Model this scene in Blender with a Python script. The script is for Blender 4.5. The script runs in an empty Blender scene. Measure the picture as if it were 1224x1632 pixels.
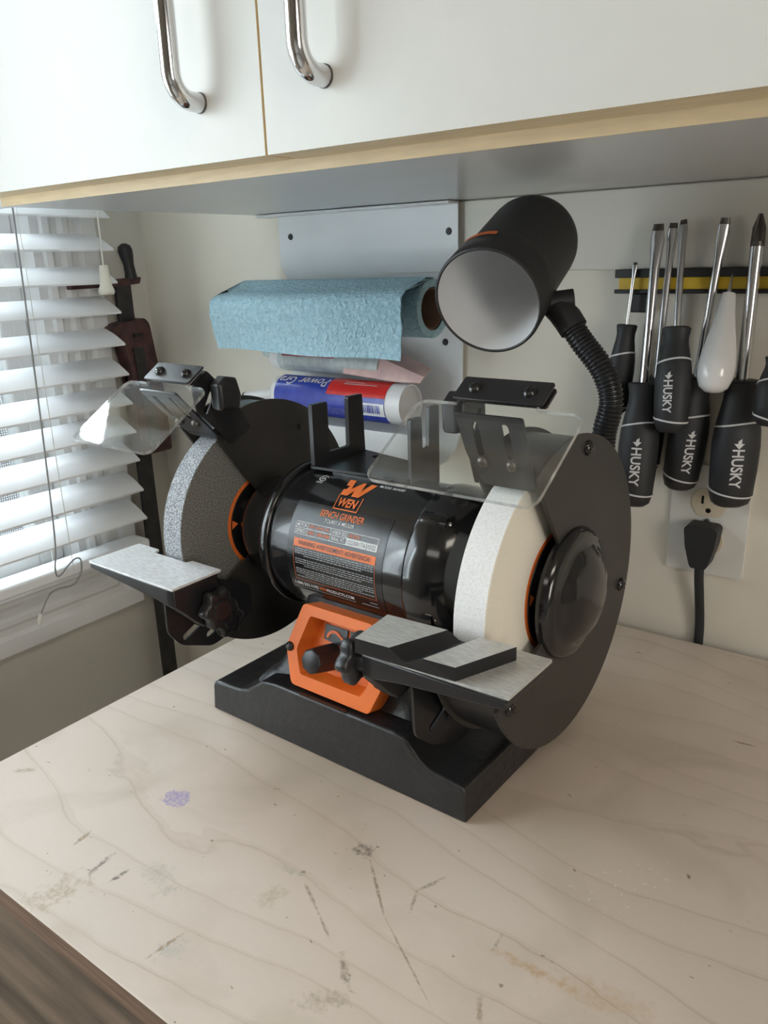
import bpy, bmesh, math, random
from mathutils import Matrix, Vector
random.seed(7)
S = bpy.context.scene
COL = S.collection
pi = math.pi
R = math.radians

# ------------------------------------------------------------------ camera, world, light
cam_d = bpy.data.cameras.new('camera'); cam = bpy.data.objects.new('camera', cam_d); COL.objects.link(cam)
PITCH, YAW, ROLL, FOC = .308232, .641133, .031027, 1263.62
fw = Vector((-math.sin(YAW) * math.cos(PITCH), math.cos(YAW) * math.cos(PITCH), -math.sin(PITCH)))
rt0 = Vector((math.cos(YAW), math.sin(YAW), 0)); dn0 = fw.cross(rt0)
rt = math.cos(ROLL) * rt0 + math.sin(ROLL) * dn0
dn = -math.sin(ROLL) * rt0 + math.cos(ROLL) * dn0
m3 = Matrix((rt, -dn, -fw)).transposed()
cam.matrix_world = Matrix.Translation((0, 0, .40)) @ m3.to_4x4()
cam_d.sensor_fit = 'VERTICAL'; cam_d.sensor_height = 36; cam_d.lens = 36 * FOC / 1632
cam_d.clip_start = .01
S.camera = cam

W = bpy.data.worlds.new('world'); S.world = W; W.use_nodes = True
W.node_tree.nodes['Background'].inputs[0].default_value = (.86, .93, 1, 1)
W.node_tree.nodes['Background'].inputs[1].default_value = 3.0

def area(name, loc, target, sx, sy, power, col):
    d = bpy.data.lights.new(name, 'AREA'); d.shape = 'RECTANGLE'; d.size = sx; d.size_y = sy
    d.energy = power; d.color = col
    o = bpy.data.objects.new(name, d); COL.objects.link(o); o.location = loc
    o.rotation_euler = (Vector(target) - Vector(loc)).to_track_quat('-Z', 'Y').to_euler()
    return o
area('sky_light_outside_window', (-1.78, .56, 1.15), (-1.04, .52, .22), .60, .70, 520, (.84, .93, 1))
area('added_window_light', (-1.36, -.15, .62), (-.3, .1, .30), .80, .80, 8.5, (.84, .93, 1))  # added light behind the invented second window, steers shadows to the right
area('ceiling_light', (.80, -.50, 1.62), (.1, .4, .1), .7, .4, 7.5, (1, .90, .78))
area('right_fill_light', (1.95, -.75, .60), (-.2, .75, .25), .8, .9, 20, (1, .94, .86))  # added fill from the right to lift the back wall; no door there
area('rear_fill_light', (-.2, -1.7, 1.6), (-.2, .4, .2), 1.2, .4, 4.5, (1, .95, .88))  # added fill behind the camera, no fixture modelled

S.view_settings.view_transform = 'Standard'; S.view_settings.look = 'None'
S.view_settings.gamma = 1; S.view_settings.use_curve_mapping = False
S.view_settings.exposure = 0.12

# ------------------------------------------------------------------ materials
MATS = {}
def newmat(name):
    m = bpy.data.materials.new(name); m.use_nodes = True; MATS[name] = m
    nt = m.node_tree; return m, nt, nt.nodes['Principled BSDF']
def N(nt, typ, **kw):
    n = nt.nodes.new(typ)
    for k, v in kw.items():
        if k.startswith('i_'):
            n.inputs[int(k[2:])].default_value = v
        else: setattr(n, k, v)
    return n
def ramp(nt, fac, stops):
    n = nt.nodes.new('ShaderNodeValToRGB'); el = n.color_ramp.elements
    el[0].position, el[0].color = stops[0][0], stops[0][1] + (1,)
    el[1].position, el[1].color = stops[1][0], stops[1][1] + (1,)
    for p, c in stops[2:]:
        e = el.new(p); e.color = c + (1,)
    nt.links.new(fac, n.inputs[0]); return n
def mat(name, col, rough=.5, metal=0., var=.06, nscale=40., bump=0., bscale=200., spec=.5, coat=0., stretch=None, trans=0.):
    m, nt, b = newmat(name)
    tc = N(nt, 'ShaderNodeTexCoord'); src = tc.outputs['Object']
    if stretch:
        mp = N(nt, 'ShaderNodeMapping'); mp.inputs['Scale'].default_value = stretch
        nt.links.new(src, mp.inputs[0]); src = mp.outputs[0]
    nz = N(nt, 'ShaderNodeTexNoise'); nz.inputs['Scale'].default_value = nscale; nz.inputs['Detail'].default_value = 4
    nt.links.new(src, nz.inputs['Vector'])
    lo = tuple(max(0, c * (1 - var)) for c in col); hi = tuple(min(1, c * (1 + var)) for c in col)
    rp = ramp(nt, nz.outputs['Fac'], [(.3, lo), (.7, hi)])
    nt.links.new(rp.outputs[0], b.inputs['Base Color'])
    b.inputs['Roughness'].default_value = rough; b.inputs['Metallic'].default_value = metal
    b.inputs['Specular IOR Level'].default_value = spec; b.inputs['Coat Weight'].default_value = coat
    if trans: 
        b.inputs['Transmission Weight'].default_value = trans
    if bump:
        n2 = N(nt, 'ShaderNodeTexNoise'); n2.inputs['Scale'].default_value = bscale; n2.inputs['Detail'].default_value = 3
        nt.links.new(src, n2.inputs['Vector'])
        bp = N(nt, 'ShaderNodeBump'); bp.inputs['Strength'].default_value = bump; bp.inputs['Distance'].default_value = .002
        nt.links.new(n2.outputs['Fac'], bp.inputs['Height']); nt.links.new(bp.outputs[0], b.inputs['Normal'])
    return m
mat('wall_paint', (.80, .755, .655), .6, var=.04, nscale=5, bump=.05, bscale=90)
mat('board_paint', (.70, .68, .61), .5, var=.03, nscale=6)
mat('wall_paint_shaded', (.66, .63, .56), .6, var=.04, nscale=5)  # same room paint made darker: the wall's backlit shade is in the colour
mat('white_trim', (.80, .80, .79), .4, var=.05, nscale=14)
mat('white_door', (.64, .64, .605), .35, var=.012, nscale=60)
mat('underside_melamine', (.62, .62, .62), .28, var=.03, nscale=10)
mat('tan_edge', (.74, .59, .37), .45, var=.08, nscale=30, stretch=(1, 8, 8))
mat('chrome', (.74, .74, .75), .10, 1, var=.01)
mat('steel', (.62, .62, .63), .22, 1, var=.05)
mat('dark_steel', (.12, .11, .10), .4, .8, var=.2)
mat('black_gloss', (.010, .010, .011), .16, var=.1, coat=.3)
mat('black_satin', (.014, .014, .016), .34, var=.15)
mat('black_matte', (.018, .018, .019), .5, var=.15)
mat('guard_black', (.028, .026, .024), .42, var=.1, bump=.05, bscale=500)
mat('cast_iron', (.016, .016, .017), .36, var=.2, nscale=30, bump=.35, bscale=120)
mat('rubber_black', (.022, .023, .026), .55, var=.15)
mat('orange_plastic', (.80, .17, .022), .42, var=.04)
mat('orange_print', (.72, .16, .03), .45, var=.04)
mat('white_print', (.70, .70, .70), .5, var=.03)
mat('black_print', (.008, .008, .009), .3, var=.05)
mat('label_black', (.011, .011, .012), .22, var=.05)
mat('grey_print', (.30, .30, .31), .5, var=.05)
mat('blind_white', (.84, .85, .86), .42, var=.02, nscale=12)
mat('cord_grey', (.30, .30, .29), .7, var=.15)
mat('cord_white', (.78, .77, .72), .7, var=.05)
mat('cream_plastic', (.80, .78, .66), .4, var=.03)
mat('almond', (.74, .66, .50), .35, var=.04)
mat('cover_white', (.80, .80, .76), .35, var=.02)
mat('clamp_red', (.060, .022, .020), .5, var=.5, nscale=60, bump=.2)
mat('clamp_black', (.022, .02, .019), .5, var=.5, nscale=60, bump=.2)
mat('tube_blue', (.035, .06, .40), .25, var=.12, nscale=80)
mat('tube_red', (.70, .035, .03), .28, var=.08)
mat('tube_white', (.82, .82, .82), .35, var=.03)
mat('tube_clear_grey', (.55, .62, .62), .3, var=.15, nscale=120)
mat('film_pink', (.72, .50, .47), .3, var=.15, nscale=50)
mat('dark_red_print', (.38, .02, .035), .3, var=.15)
mat('holder_white', (.74, .76, .77), .3, var=.03, nscale=15)
mat('cardboard', (.16, .095, .06), .8, var=.15)
mat('yellow_plastic', (.72, .48, .03), .4, var=.06)
mat('awl_white', (.86, .86, .85), .18, var=.02, coat=.4)
mat('glass_dummy', (.8, .8, .8), .1)
mat('lamp_white', (.74, .74, .74), .28, var=.02)
mat('floor_concrete', (.20, .18, .16), .8, var=.2, nscale=6)
mat('room_wall', (.36, .33, .29), .8, var=.05)
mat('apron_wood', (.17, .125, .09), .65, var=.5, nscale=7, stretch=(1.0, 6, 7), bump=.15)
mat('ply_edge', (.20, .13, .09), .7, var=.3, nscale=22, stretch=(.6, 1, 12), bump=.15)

def wheel_mat(name, base, dark, light, bumpv, edge=.5):
    m, nt, b = newmat(name)
    tc = N(nt, 'ShaderNodeTexCoord')
    nz = N(nt, 'ShaderNodeTexNoise'); nz.inputs['Scale'].default_value = 850; nz.inputs['Detail'].default_value = 2
    nt.links.new(tc.outputs['Object'], nz.inputs['Vector'])
    rp = ramp(nt, nz.outputs['Fac'], [(.36, dark), (.5, base), (.64, light)])
    nt.links.new(rp.outputs[0], b.inputs['Base Color'])
    b.inputs['Roughness'].default_value = .85
    bp = N(nt, 'ShaderNodeBump'); bp.inputs['Strength'].default_value = bumpv; bp.inputs['Distance'].default_value = .001
    nt.links.new(nz.outputs['Fac'], bp.inputs['Height']); nt.links.new(bp.outputs[0], b.inputs['Normal'])
wheel_mat('wheel_grey_side', (.15, .15, .135), (.085, .085, .075), (.24, .24, .22), .4)
wheel_mat('wheel_grey_rim', (.30, .32, .34), (.12, .13, .14), (.52, .54, .57), .5)
wheel_mat('wheel_white_side', (.86, .82, .71), (.84, .80, .69), (.88, .84, .73), .05)
wheel_mat('wheel_white_rim', (.80, .80, .80), (.72, .72, .72), (.84, .84, .84), .15)

def brushed(name, col, rough):
    m, nt, b = newmat(name)
    tc = N(nt, 'ShaderNodeTexCoord'); mp = N(nt, 'ShaderNodeMapping'); mp.inputs['Scale'].default_value = (120, 900, 1)
    nz = N(nt, 'ShaderNodeTexNoise'); nz.inputs['Scale'].default_value = 1; nz.inputs['Detail'].default_value = 3
    nt.links.new(tc.outputs['Object'], mp.inputs[0]); nt.links.new(mp.outputs[0], nz.inputs['Vector'])
    rp = ramp(nt, nz.outputs['Fac'], [(.3, tuple(c * .72 for c in col)), (.62, col)])
    nt.links.new(rp.outputs[0], b.inputs['Base Color']); b.inputs['Metallic'].default_value = .3
    b.inputs['Roughness'].default_value = rough
brushed('machined_aluminium', (.84, .85, .86), .38)
brushed('machined_aluminium_plain', (.66, .66, .63), .42)

# clear acrylic: mostly straight-through, Fresnel gloss, a little dust
def acrylic(name, tint, haze, gloss):
    m = bpy.data.materials.new(name); m.use_nodes = True; MATS[name] = m; nt = m.node_tree; nt.nodes.clear()
    out = N(nt, 'ShaderNodeOutputMaterial'); tr = N(nt, 'ShaderNodeBsdfTransparent'); tr.inputs[0].default_value = tint + (1,)
    gl = N(nt, 'ShaderNodeBsdfGlossy'); gl.inputs['Roughness'].default_value = .03; gl.inputs[0].default_value = (1, 1, 1, 1)
    lw_ = N(nt, 'ShaderNodeLayerWeight'); pw = N(nt, 'ShaderNodeMath', operation='POWER'); pw.inputs[1].default_value = 4.0; nt.links.new(lw_.outputs['Facing'], pw.inputs[0])
    fr = N(nt, 'ShaderNodeMath', operation='MULTIPLY_ADD'); fr.inputs[1].default_value = .45; fr.inputs[2].default_value = gloss; nt.links.new(pw.outputs[0], fr.inputs[0])
    mx = N(nt, 'ShaderNodeMixShader'); nt.links.new(fr.outputs[0], mx.inputs[0]); nt.links.new(tr.outputs[0], mx.inputs[1]); nt.links.new(gl.outputs[0], mx.inputs[2])
    df = N(nt, 'ShaderNodeBsdfDiffuse'); df.inputs[0].default_value = (.75, .77, .76, 1)
    tc = N(nt, 'ShaderNodeTexCoord'); nz = N(nt, 'ShaderNodeTexNoise'); nz.inputs['Scale'].default_value = 28; nz.inputs['Detail'].default_value = 9; nz.inputs['Distortion'].default_value = 1.2
    nt.links.new(tc.outputs['Object'], nz.inputs['Vector'])
    mr = N(nt, 'ShaderNodeMapRange'); mr.inputs[1].default_value = .42; mr.inputs[2].default_value = .78; mr.inputs[3].default_value = haze * .35; mr.inputs[4].default_value = haze * 2.2
    nt.links.new(nz.outputs['Fac'], mr.inputs[0])
    mx2 = N(nt, 'ShaderNodeMixShader'); nt.links.new(mr.outputs[0], mx2.inputs[0]); nt.links.new(mx.outputs[0], mx2.inputs[1]); nt.links.new(df.outputs[0], mx2.inputs[2])
    nt.links.new(mx2.outputs[0], out.inputs[0])
acrylic('clear_acrylic', (.97, .985, .98), .022, .035)
acrylic('acrylic_edge', (.74, .78, .80), .30, .22)
acrylic('window_glass', (.95, .97, .97), .005, .04)

def towel_mat():
    m, nt, b = newmat('towel_blue')
    tc = N(nt, 'ShaderNodeTexCoord')
    v = N(nt, 'ShaderNodeTexVoronoi'); v.inputs['Scale'].default_value = 260
    nz = N(nt, 'ShaderNodeTexNoise'); nz.inputs['Scale'].default_value = 210; nz.inputs['Detail'].default_value = 1.5; nz.inputs['Distortion'].default_value = .6
    nt.links.new(tc.outputs['Object'], v.inputs['Vector']); nt.links.new(tc.outputs['Object'], nz.inputs['Vector'])
    rp = ramp(nt, nz.outputs['Fac'], [(.3, (.33, .53, .63)), (.7, (.45, .66, .75))])
    nt.links.new(rp.outputs[0], b.inputs['Base Color']); b.inputs['Roughness'].default_value = .9
    bp = N(nt, 'ShaderNodeBump'); bp.inputs['Strength'].default_value = 1; bp.inputs['Distance'].default_value = .0035
    nt.links.new(nz.outputs['Fac'], bp.inputs['Height']); nt.links.new(bp.outputs[0], b.inputs['Normal'])
towel_mat()

def screen_mat():
    m = bpy.data.materials.new('insect_screen'); m.use_nodes = True; MATS['insect_screen'] = m; nt = m.node_tree; nt.nodes.clear()
    out = N(nt, 'ShaderNodeOutputMaterial'); tr = N(nt, 'ShaderNodeBsdfTransparent'); df = N(nt, 'ShaderNodeBsdfDiffuse'); df.inputs[0].default_value = (.16, .17, .18, 1)
    tc = N(nt, 'ShaderNodeTexCoord'); br = N(nt, 'ShaderNodeTexBrick'); br.offset = 0; br.inputs['Scale'].default_value = 1
    br.inputs['Color1'].default_value = (.12, .12, .12, 1); br.inputs['Color2'].default_value = (.12, .12, .12, 1); br.inputs['Mortar'].default_value = (.85, .85, .85, 1)
    br.inputs['Mortar Size'].default_value = .0009; br.inputs['Brick Width'].default_value = .0035; br.inputs['Row Height'].default_value = .0035
    mp = N(nt, 'ShaderNodeMapping'); mp.inputs['Rotation'].default_value = (0, pi / 2, 0)
    sp = N(nt, 'ShaderNodeSeparateXYZ'); cb = N(nt, 'ShaderNodeCombineXYZ')
    nt.links.new(tc.outputs['Object'], sp.inputs[0]); nt.links.new(sp.outputs[1], cb.inputs[0]); nt.links.new(sp.outputs[2], cb.inputs[1])
    nt.links.new(cb.outputs[0], br.inputs['Vector'])
    mx = N(nt, 'ShaderNodeMixShader'); nt.links.new(br.outputs['Color'], mx.inputs[0]); nt.links.new(tr.outputs[0], mx.inputs[1]); nt.links.new(df.outputs[0], mx.inputs[2]); nt.links.new(mx.outputs[0], out.inputs[0])
screen_mat()

def bench_mat():
    m, nt, b = newmat('bench_veneer'); L = nt.links.new
    tc = N(nt, 'ShaderNodeTexCoord'); P = tc.outputs['Object']
    def noise(scale, mapsc=(1, 1, 1), detail=3, dist=0., off=(0, 0, 0)):
        mp = N(nt, 'ShaderNodeMapping'); mp.inputs['Scale'].default_value = mapsc; mp.inputs['Location'].default_value = off
        n = N(nt, 'ShaderNodeTexNoise'); n.inputs['Scale'].default_value = scale; n.inputs['Detail'].default_value = detail; n.inputs['Distortion'].default_value = dist
        L(P, mp.inputs[0]); L(mp.outputs[0], n.inputs['Vector']); return n.outputs['Fac']
    def mth(op, a, bb=None, clamp=False):
        n = N(nt, 'ShaderNodeMath', operation=op); n.use_clamp = clamp
        for i, x in enumerate((a, bb)):
            if x is None: continue
            if isinstance(x, (int, float)): n.inputs[i].default_value = x
            else: L(x, n.inputs[i])
        return n.outputs[0]
    def mixc(fac, a, col, mode='MIX'):
        n = N(nt, 'ShaderNodeMix', data_type='RGBA', blend_type=mode)
        L(fac, n.inputs[0]); L(a, n.inputs[6])
        if isinstance(col, tuple): n.inputs[7].default_value = col + (1,)
        else: L(col, n.inputs[7])
        return n.outputs[2]
    sp = N(nt, 'ShaderNodeSeparateXYZ'); L(P, sp.inputs[0])
    big = noise(3.2, (1, 1, 1), 3, .3)
    base = ramp(nt, big, [(.3, (.58, .475, .385)), (.7, (.70, .61, .53))]).outputs[0]
    # growth-ring contour lines, running along X, bending into cathedrals
    wob = noise(1.0, (1.5, 4.2, 1), 2, .2)
    fine = noise(1.0, (26, 60, 1), 2)
    ph = mth('ADD', mth('MULTIPLY', sp.outputs[1], 27.0), mth('ADD', mth('MULTIPLY', wob, 9.0), mth('MULTIPLY', fine, .22)))
    fr = mth('FRACT', ph)
    soft = mth('MULTIPLY', mth('POWER', fr, 5.0), .20)
    line = mth('MULTIPLY', mth('SUBTRACT', 1.0, mth('MULTIPLY', mth('ABSOLUTE', mth('SUBTRACT', fr, .93)), 40.0), True), mth('MULTIPLY', noise(7, (1, 1.6, 1), 3), 1.15))
    c = mixc(soft, base, (.44, .345, .25))
    c = mixc(mth('MULTIPLY', mth('MULTIPLY', line, ramp(nt, noise(4.0, (1, 1, 1), 2, 0, (1.5, 7, 0)), [(.38, (.15, .15, .15)), (.60, (1, 1, 1))]).outputs[0]), .85, True), c, (.36, .27, .19))
    # fibre streaks
    c = mixc(mth('MULTIPLY', noise(1, (60, 900, 1), 2), .14), c, (.40, .32, .24))
    # general grime and little dark flecks
    gr = ramp(nt, noise(9, (1, 1, 1), 6, .8, (3, 1, 0)), [(.50, (0, 0, 0)), (.75, (.6, .6, .6))]).outputs[0]
    c = mixc(gr, c, (.42, .35, .26))
    fl = ramp(nt, noise(95, (1, 1.5, 1), 2, .4, (5, 2, 0)), [(.735, (0, 0, 0)), (.76, (.7, .7, .7))]).outputs[0]
    c = mixc(fl, c, (.16, .11, .08))
    warp = N(nt, 'ShaderNodeTexNoise'); warp.inputs['Scale'].default_value = 150; warp.inputs['Detail'].default_value = 7; warp.inputs['Distortion'].default_value = .5; L(P, warp.inputs['Vector'])
    bn = noise(330, (1, 1, 1), 3, .3, (2, 8, 0)); brk = ramp(nt, bn, [(.34, (.25, .25, .25)), (.58, (1, 1, 1))]).outputs[0]
    def mark(x, y, rx, ry, ang, col, st, soft=.5, wv=.9, breakup=0.):
        mp = N(nt, 'ShaderNodeMapping', vector_type='TEXTURE'); mp.inputs['Location'].default_value = (x, y, 0)
        mp.inputs['Rotation'].default_value = (0, 0, R(ang)); mp.inputs['Scale'].default_value = (rx, ry, 1)
        L(P, mp.inputs[0])
        vm = N(nt, 'ShaderNodeVectorMath', operation='MULTIPLY'); L(mp.outputs[0], vm.inputs[0]); vm.inputs[1].default_value = (1, 1, 0)
        ln = N(nt, 'ShaderNodeVectorMath', operation='LENGTH'); L(vm.outputs[0], ln.inputs[0])
        d = mth('ADD', ln.outputs['Value'], mth('MULTIPLY', mth('SUBTRACT', warp.outputs['Fac'], .5), wv * 2.6))
        mr = N(nt, 'ShaderNodeMapRange'); mr.inputs[1].default_value = 1 - soft; mr.inputs[2].default_value = 1.0 + soft * .2; mr.inputs[3].default_value = st; mr.inputs[4].default_value = 0
        L(d, mr.inputs[0]); f = mth('MULTIPLY', mr.outputs[0], brk)
        if breakup:
            f = mth('MULTIPLY', f, mth('MULTIPLY', warp.outputs['Fac'], breakup), True)
        return f, col
    D = (.10, .075, .05); BR = (.30, .20, .10); G = (.36, .34, .28)
    for a in [(-.453, .322, .0125, .0105, 20, (.36, .30, .47), .95, .15, .55),
              (-.4755, .2541, .0095, .0020, 99, BR, .85, .4, .6), (-.4408, .2442, .0120, .0026, 98, D, .75, .5, .7),
              (-.4205, .2442, .0085, .0020, 85, D, .8, .4, .6), (-.4426, .2109, .022, .012, 69, (.36, .28, .16), .6, .9, 2.0),
              (-.400, .262, .013, .010, 0, G, .45, .8, 1.2), (-.3819, .254, .009, .005, 60, G, .5, .7, 1.2), (-.341, .224, .012, .008, 60, (.38, .39, .34), .5, .8, 1.0),
              (-.3465, .2237, .0130, .0013, 82, BR, .85, .4, .8), (-.3197, .2919, .013, .007, 70, (.42, .36, .24), .6, .7, .9),
              (-.296, .3595, .007, .006, 20, (.14, .11, .08), .8, .7, 1.8), (-.2674, .3371, .028, .0013, -43, (.22, .16, .10), .8, .5, .5), (-.2176, .3005, .038, .0009, -32, (.25, .19, .13), .7, .5, .5),
              (-.2426, .2728, .0125, .0030, -41, (.2, .15, .1), .75, .6, 1.0), (-.2418, .2504, .014, .006, 45, (.3, .24, .16), .6, .8, 1.6),
              (-.3256, .3151, .0115, .0026, 11, G, .7, .7, 1.2), (-.2991, .3061, .0145, .0014, -31, (.22, .16, .11), .75, .6, .7), (-.2758, .2922, .0145, .0012, -31, (.26, .2, .14), .7, .6, .7),
              (-.1553, .3373, .026, .0036, 2, (.44, .25, .10), .7, .9, 1.0), (-.1134, .3423, .030, .010, 9, (.48, .33, .18), .5, .9, 1.4), (-.24, .3414, .0088, .0015, 110, (.22, .17, .12), .75, .6, .6), (-.2384, .3597, .0118, .0017, 67, (.24, .18, .13), .75, .6, .6),
              (-.1653, .2964, .0085, .0020, 120, (.28, .2, .12), .7, .7, 1.2), (-.1792, .3423, .0070, .0014, 94, (.25, .22, .18), .7, .7, .8), (-.189, .446, .030, .016, 10, (.52, .48, .30), .4, .95, .8),
              (-.59, .274, .010, .004, 40, (.30, .20, .1), .6, .6, 1.2), (-.1066, .6421, .0105, .0012, 6, (.18, .11, .06), .9, .4, .5), (-.2, .497, .003, .001, -20, D, .8, .4, .4), (-.1, .4625, .0035, .0012, -60, D, .8, .4, .5)]:
        f, col = mark(*a); c = mixc(f, c, col)
    # white ground dust
    du = mth('MULTIPLY', mark(-.135, .428, .04, .022, 60, None, 1, .8, .6)[0], ramp(nt, noise(240, (1, 1, 1), 2, 0, (9, 4, 0)), [(.66, (0, 0, 0)), (.68, (1, 1, 1))]).outputs[0], True)
    c = mixc(du, c, (.9, .9, .88))
    L(c, b.inputs['Base Color']); b.inputs['Roughness'].default_value = .42
    rr = N(nt, 'ShaderNodeMapRange'); rr.inputs[3].default_value = .34; rr.inputs[4].default_value = .56; L(big, rr.inputs[0]); L(rr.outputs[0], b.inputs['Roughness'])
    bp = N(nt, 'ShaderNodeBump'); bp.inputs['Strength'].default_value = .12; bp.inputs['Distance'].default_value = .001; L(line, bp.inputs['Height']); bp.invert = True
    L(bp.outputs[0], b.inputs['Normal'])
bench_mat()

# ------------------------------------------------------------------ mesh helpers
class G:
    def __init__(s): s.v = []; s.f = []; s.mi = []; s.cur = 0; s.M = Matrix.Identity(4)
    def add(s, vs, fs, mi=None):
        b = len(s.v); s.v += [tuple(s.M @ Vector(p)) for p in vs]
        s.f += [tuple(b + i for i in f) for f in fs]; s.mi += [s.cur if mi is None else mi] * len(fs)
        return s
    def box(s, a, b):
        x0, y0, z0 = a; x1, y1, z1 = b
        return s.add([(x0, y0, z0), (x1, y0, z0), (x1, y1, z0), (x0, y1, z0), (x0, y0, z1), (x1, y0, z1), (x1, y1, z1), (x0, y1, z1)],
                     [(3, 2, 1, 0), (4, 5, 6, 7), (0, 1, 5, 4), (1, 2, 6, 5), (2, 3, 7, 6), (3, 0, 4, 7)])
    def loft(s, loops, cap=True, closed=True):
        n = len(loops[0]); vs = [p for l in loops for p in l]; fs = []
        for k in range(len(loops) - 1):
            for i in range(n if closed else n - 1):
                j = (i + 1) % n; fs.append((k * n + i, k * n + j, (k + 1) * n + j, (k + 1) * n + i))
        if cap: fs.append(tuple(reversed(range(n)))); fs.append(tuple(range((len(loops) - 1) * n, len(loops) * n)))
        return s.add(vs, fs)
    def prism(s, poly, ax, a, b, flip=False):
        def p3(p, t):
            return {'x': (t, p[0], p[1]), 'y': (p[0], t, p[1]), 'z': (p[0], p[1], t)}[ax]
        return s.loft([[p3(p, a) for p in poly], [p3(p, b) for p in poly]])
    def lathe(s, prof, ax='x', c=(0, 0), seg=48, a0=0, a1=2 * pi, endcap=False):
        # prof: (r, t) along axis ; c = centre in the two other axes
        full = abs(a1 - a0 - 2 * pi) < 1e-6; n = seg if full else seg + 1
        loops = []
        for r, t in prof:
            l = []
            for i in range(n):
                a = a0 + (a1 - a0) * i / seg; p, q = c[0] + max(r, 1e-5) * math.cos(a), c[1] + max(r, 1e-5) * math.sin(a)
                l.append({'x': (t, p, q), 'y': (p, t, q), 'z': (p, q, t)}[ax])
            loops.append(l)
        return s.loft(loops, cap=full and endcap, closed=full)
    def tube(s, path, r, seg=10, cap=True):
        pts = [Vector(p) for p in path]; loops = []; up = None
        for i, p in enumerate(pts):
            t = (pts[min(i + 1, len(pts) - 1)] - pts[max(i - 1, 0)]).normalized()
            if up is None:
                up = Vector((0, 0, 1)) if abs(t.z) < .9 else Vector((1, 0, 0))
            u = (up - t * up.dot(t)).normalized(); w = t.cross(u); up = u
            rr = r[i] if isinstance(r, (list, tuple)) else r
            loops.append([tuple(p + u * rr * math.cos(2 * pi * k / seg) + w * rr * math.sin(2 * pi * k / seg)) for k in range(seg)])
        return s.loft(loops, cap)
    def plate(s, outer, holes, to3, t0, t1, side_mi=None):
        bm = bmesh.new(); allE = []
        loops = []
        for lp in [outer] + holes:
            vs = [bm.verts.new((p[0], p[1], 0)) for p in lp]; loops.append(vs)
            allE += [bm.edges.new((vs[i], vs[(i + 1) % len(vs)])) for i in range(len(vs))]
        bmesh.ops.triangle_fill(bm, use_beauty=True, use_dissolve=False, edges=allE)
        bm.verts.index_update()
        tris = [[v.index for v in f.verts] for f in bm.faces]; P = [(v.co.x, v.co.y) for v in bm.verts]
        lid = [[v.index for v in l] for l in loops]; bm.free()
        n = len(P); vs = [to3(p, t0) for p in P] + [to3(p, t1) for p in P]
        fs = [tuple(f) for f in tris] + [tuple(n + i for i in reversed(f)) for f in tris]
        s.add(vs, fs)
        b = len(s.v) - 2 * n
        for l in lid:
            for i in range(len(l)):
                j = (i + 1) % len(l); s.f.append((b + l[i], b + l[j], b + n + l[j], b + n + l[i])); s.mi.append(s.cur if side_mi is None else side_mi)
        return s
    def obj(s, name, mats, parent=None, smooth=None, bevel=0, bseg=2, normals=True):
        me = bpy.data.meshes.new(name); me.from_pydata(s.v, [], s.f); me.update()
        if isinstance(mats, str): mats = [mats]
        for m in mats: me.materials.append(MATS[m])
        for p, i in zip(me.polygons, s.mi): p.material_index = i
        if normals:
            bm = bmesh.new(); bm.from_mesh(me); bmesh.ops.remove_doubles(bm, verts=bm.verts, dist=1e-6); bmesh.ops.recalc_face_normals(bm, faces=bm.faces); bm.to_mesh(me); bm.free()
        if smooth:
            me.shade_smooth(); me.set_sharp_from_angle(angle=R(smooth))
        o = bpy.data.objects.new(name, me); COL.objects.link(o)
        if parent is not None: o.parent = parent
        if bevel:
            md = o.modifiers.new('bevel', 'BEVEL'); md.width = bevel; md.segments = bseg; md.limit_method = 'ANGLE'; md.angle_limit = R(35)
            if not smooth: me.shade_smooth(); me.set_sharp_from_angle(angle=R(35))
        return o
def tag(o, label=None, cat=None, group=None, kind=None):
    for k, v in (('label', label), ('category', cat), ('group', group), ('kind', kind)):
        if v: o[k] = v
    return o
def empty(name, loc=(0, 0, 0), rz=0):
    o = bpy.data.objects.new(name, None); COL.objects.link(o); o.location = loc; o.rotation_euler = (0, 0, rz); o.empty_display_size = .05
    return o
def rpoly(pts, r, n=5):
    out = []; k = len(pts)
    for i in range(k):
        p0, p, p1 = Vector(pts[i - 1]), Vector(pts[i]), Vector(pts[(i + 1) % k])
        ri = r[i] if isinstance(r, (list, tuple)) else r
        a = (p0 - p); b = (p1 - p); d = min(ri, a.length * .49, b.length * .49)
        if d < 1e-6: out.append(tuple(p)); continue
        A = p + a.normalized() * d; Bp = p + b.normalized() * d
        for j in range(n + 1):
            t = j / n; out.append(tuple((1 - t) ** 2 * A + 2 * t * (1 - t) * p + t * t * Bp))
    return out
def slot(x0, y0, x1, y1, w, n=6):
    d = Vector((x1 - x0, y1 - y0)); a = math.atan2(d.y, d.x); o = []
    for i in range(n + 1): t = a + pi / 2 + pi * i / n; o.append((x0 + w / 2 * math.cos(t), y0 + w / 2 * math.sin(t)))
    for i in range(n + 1): t = a - pi / 2 + pi * i / n; o.append((x1 + w / 2 * math.cos(t), y1 + w / 2 * math.sin(t)))
    return o
def circ(cx, cy, r, n=20, a0=0): return [(cx + r * math.cos(a0 + 2 * pi * i / n), cy + r * math.sin(a0 + 2 * pi * i / n)) for i in range(n)]
XY = lambda p, t: (p[0], p[1], t)
YZ = lambda p, t: (t, p[0], p[1])
XZ = lambda p, t: (p[0], t, p[1])
_tc = {}
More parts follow.
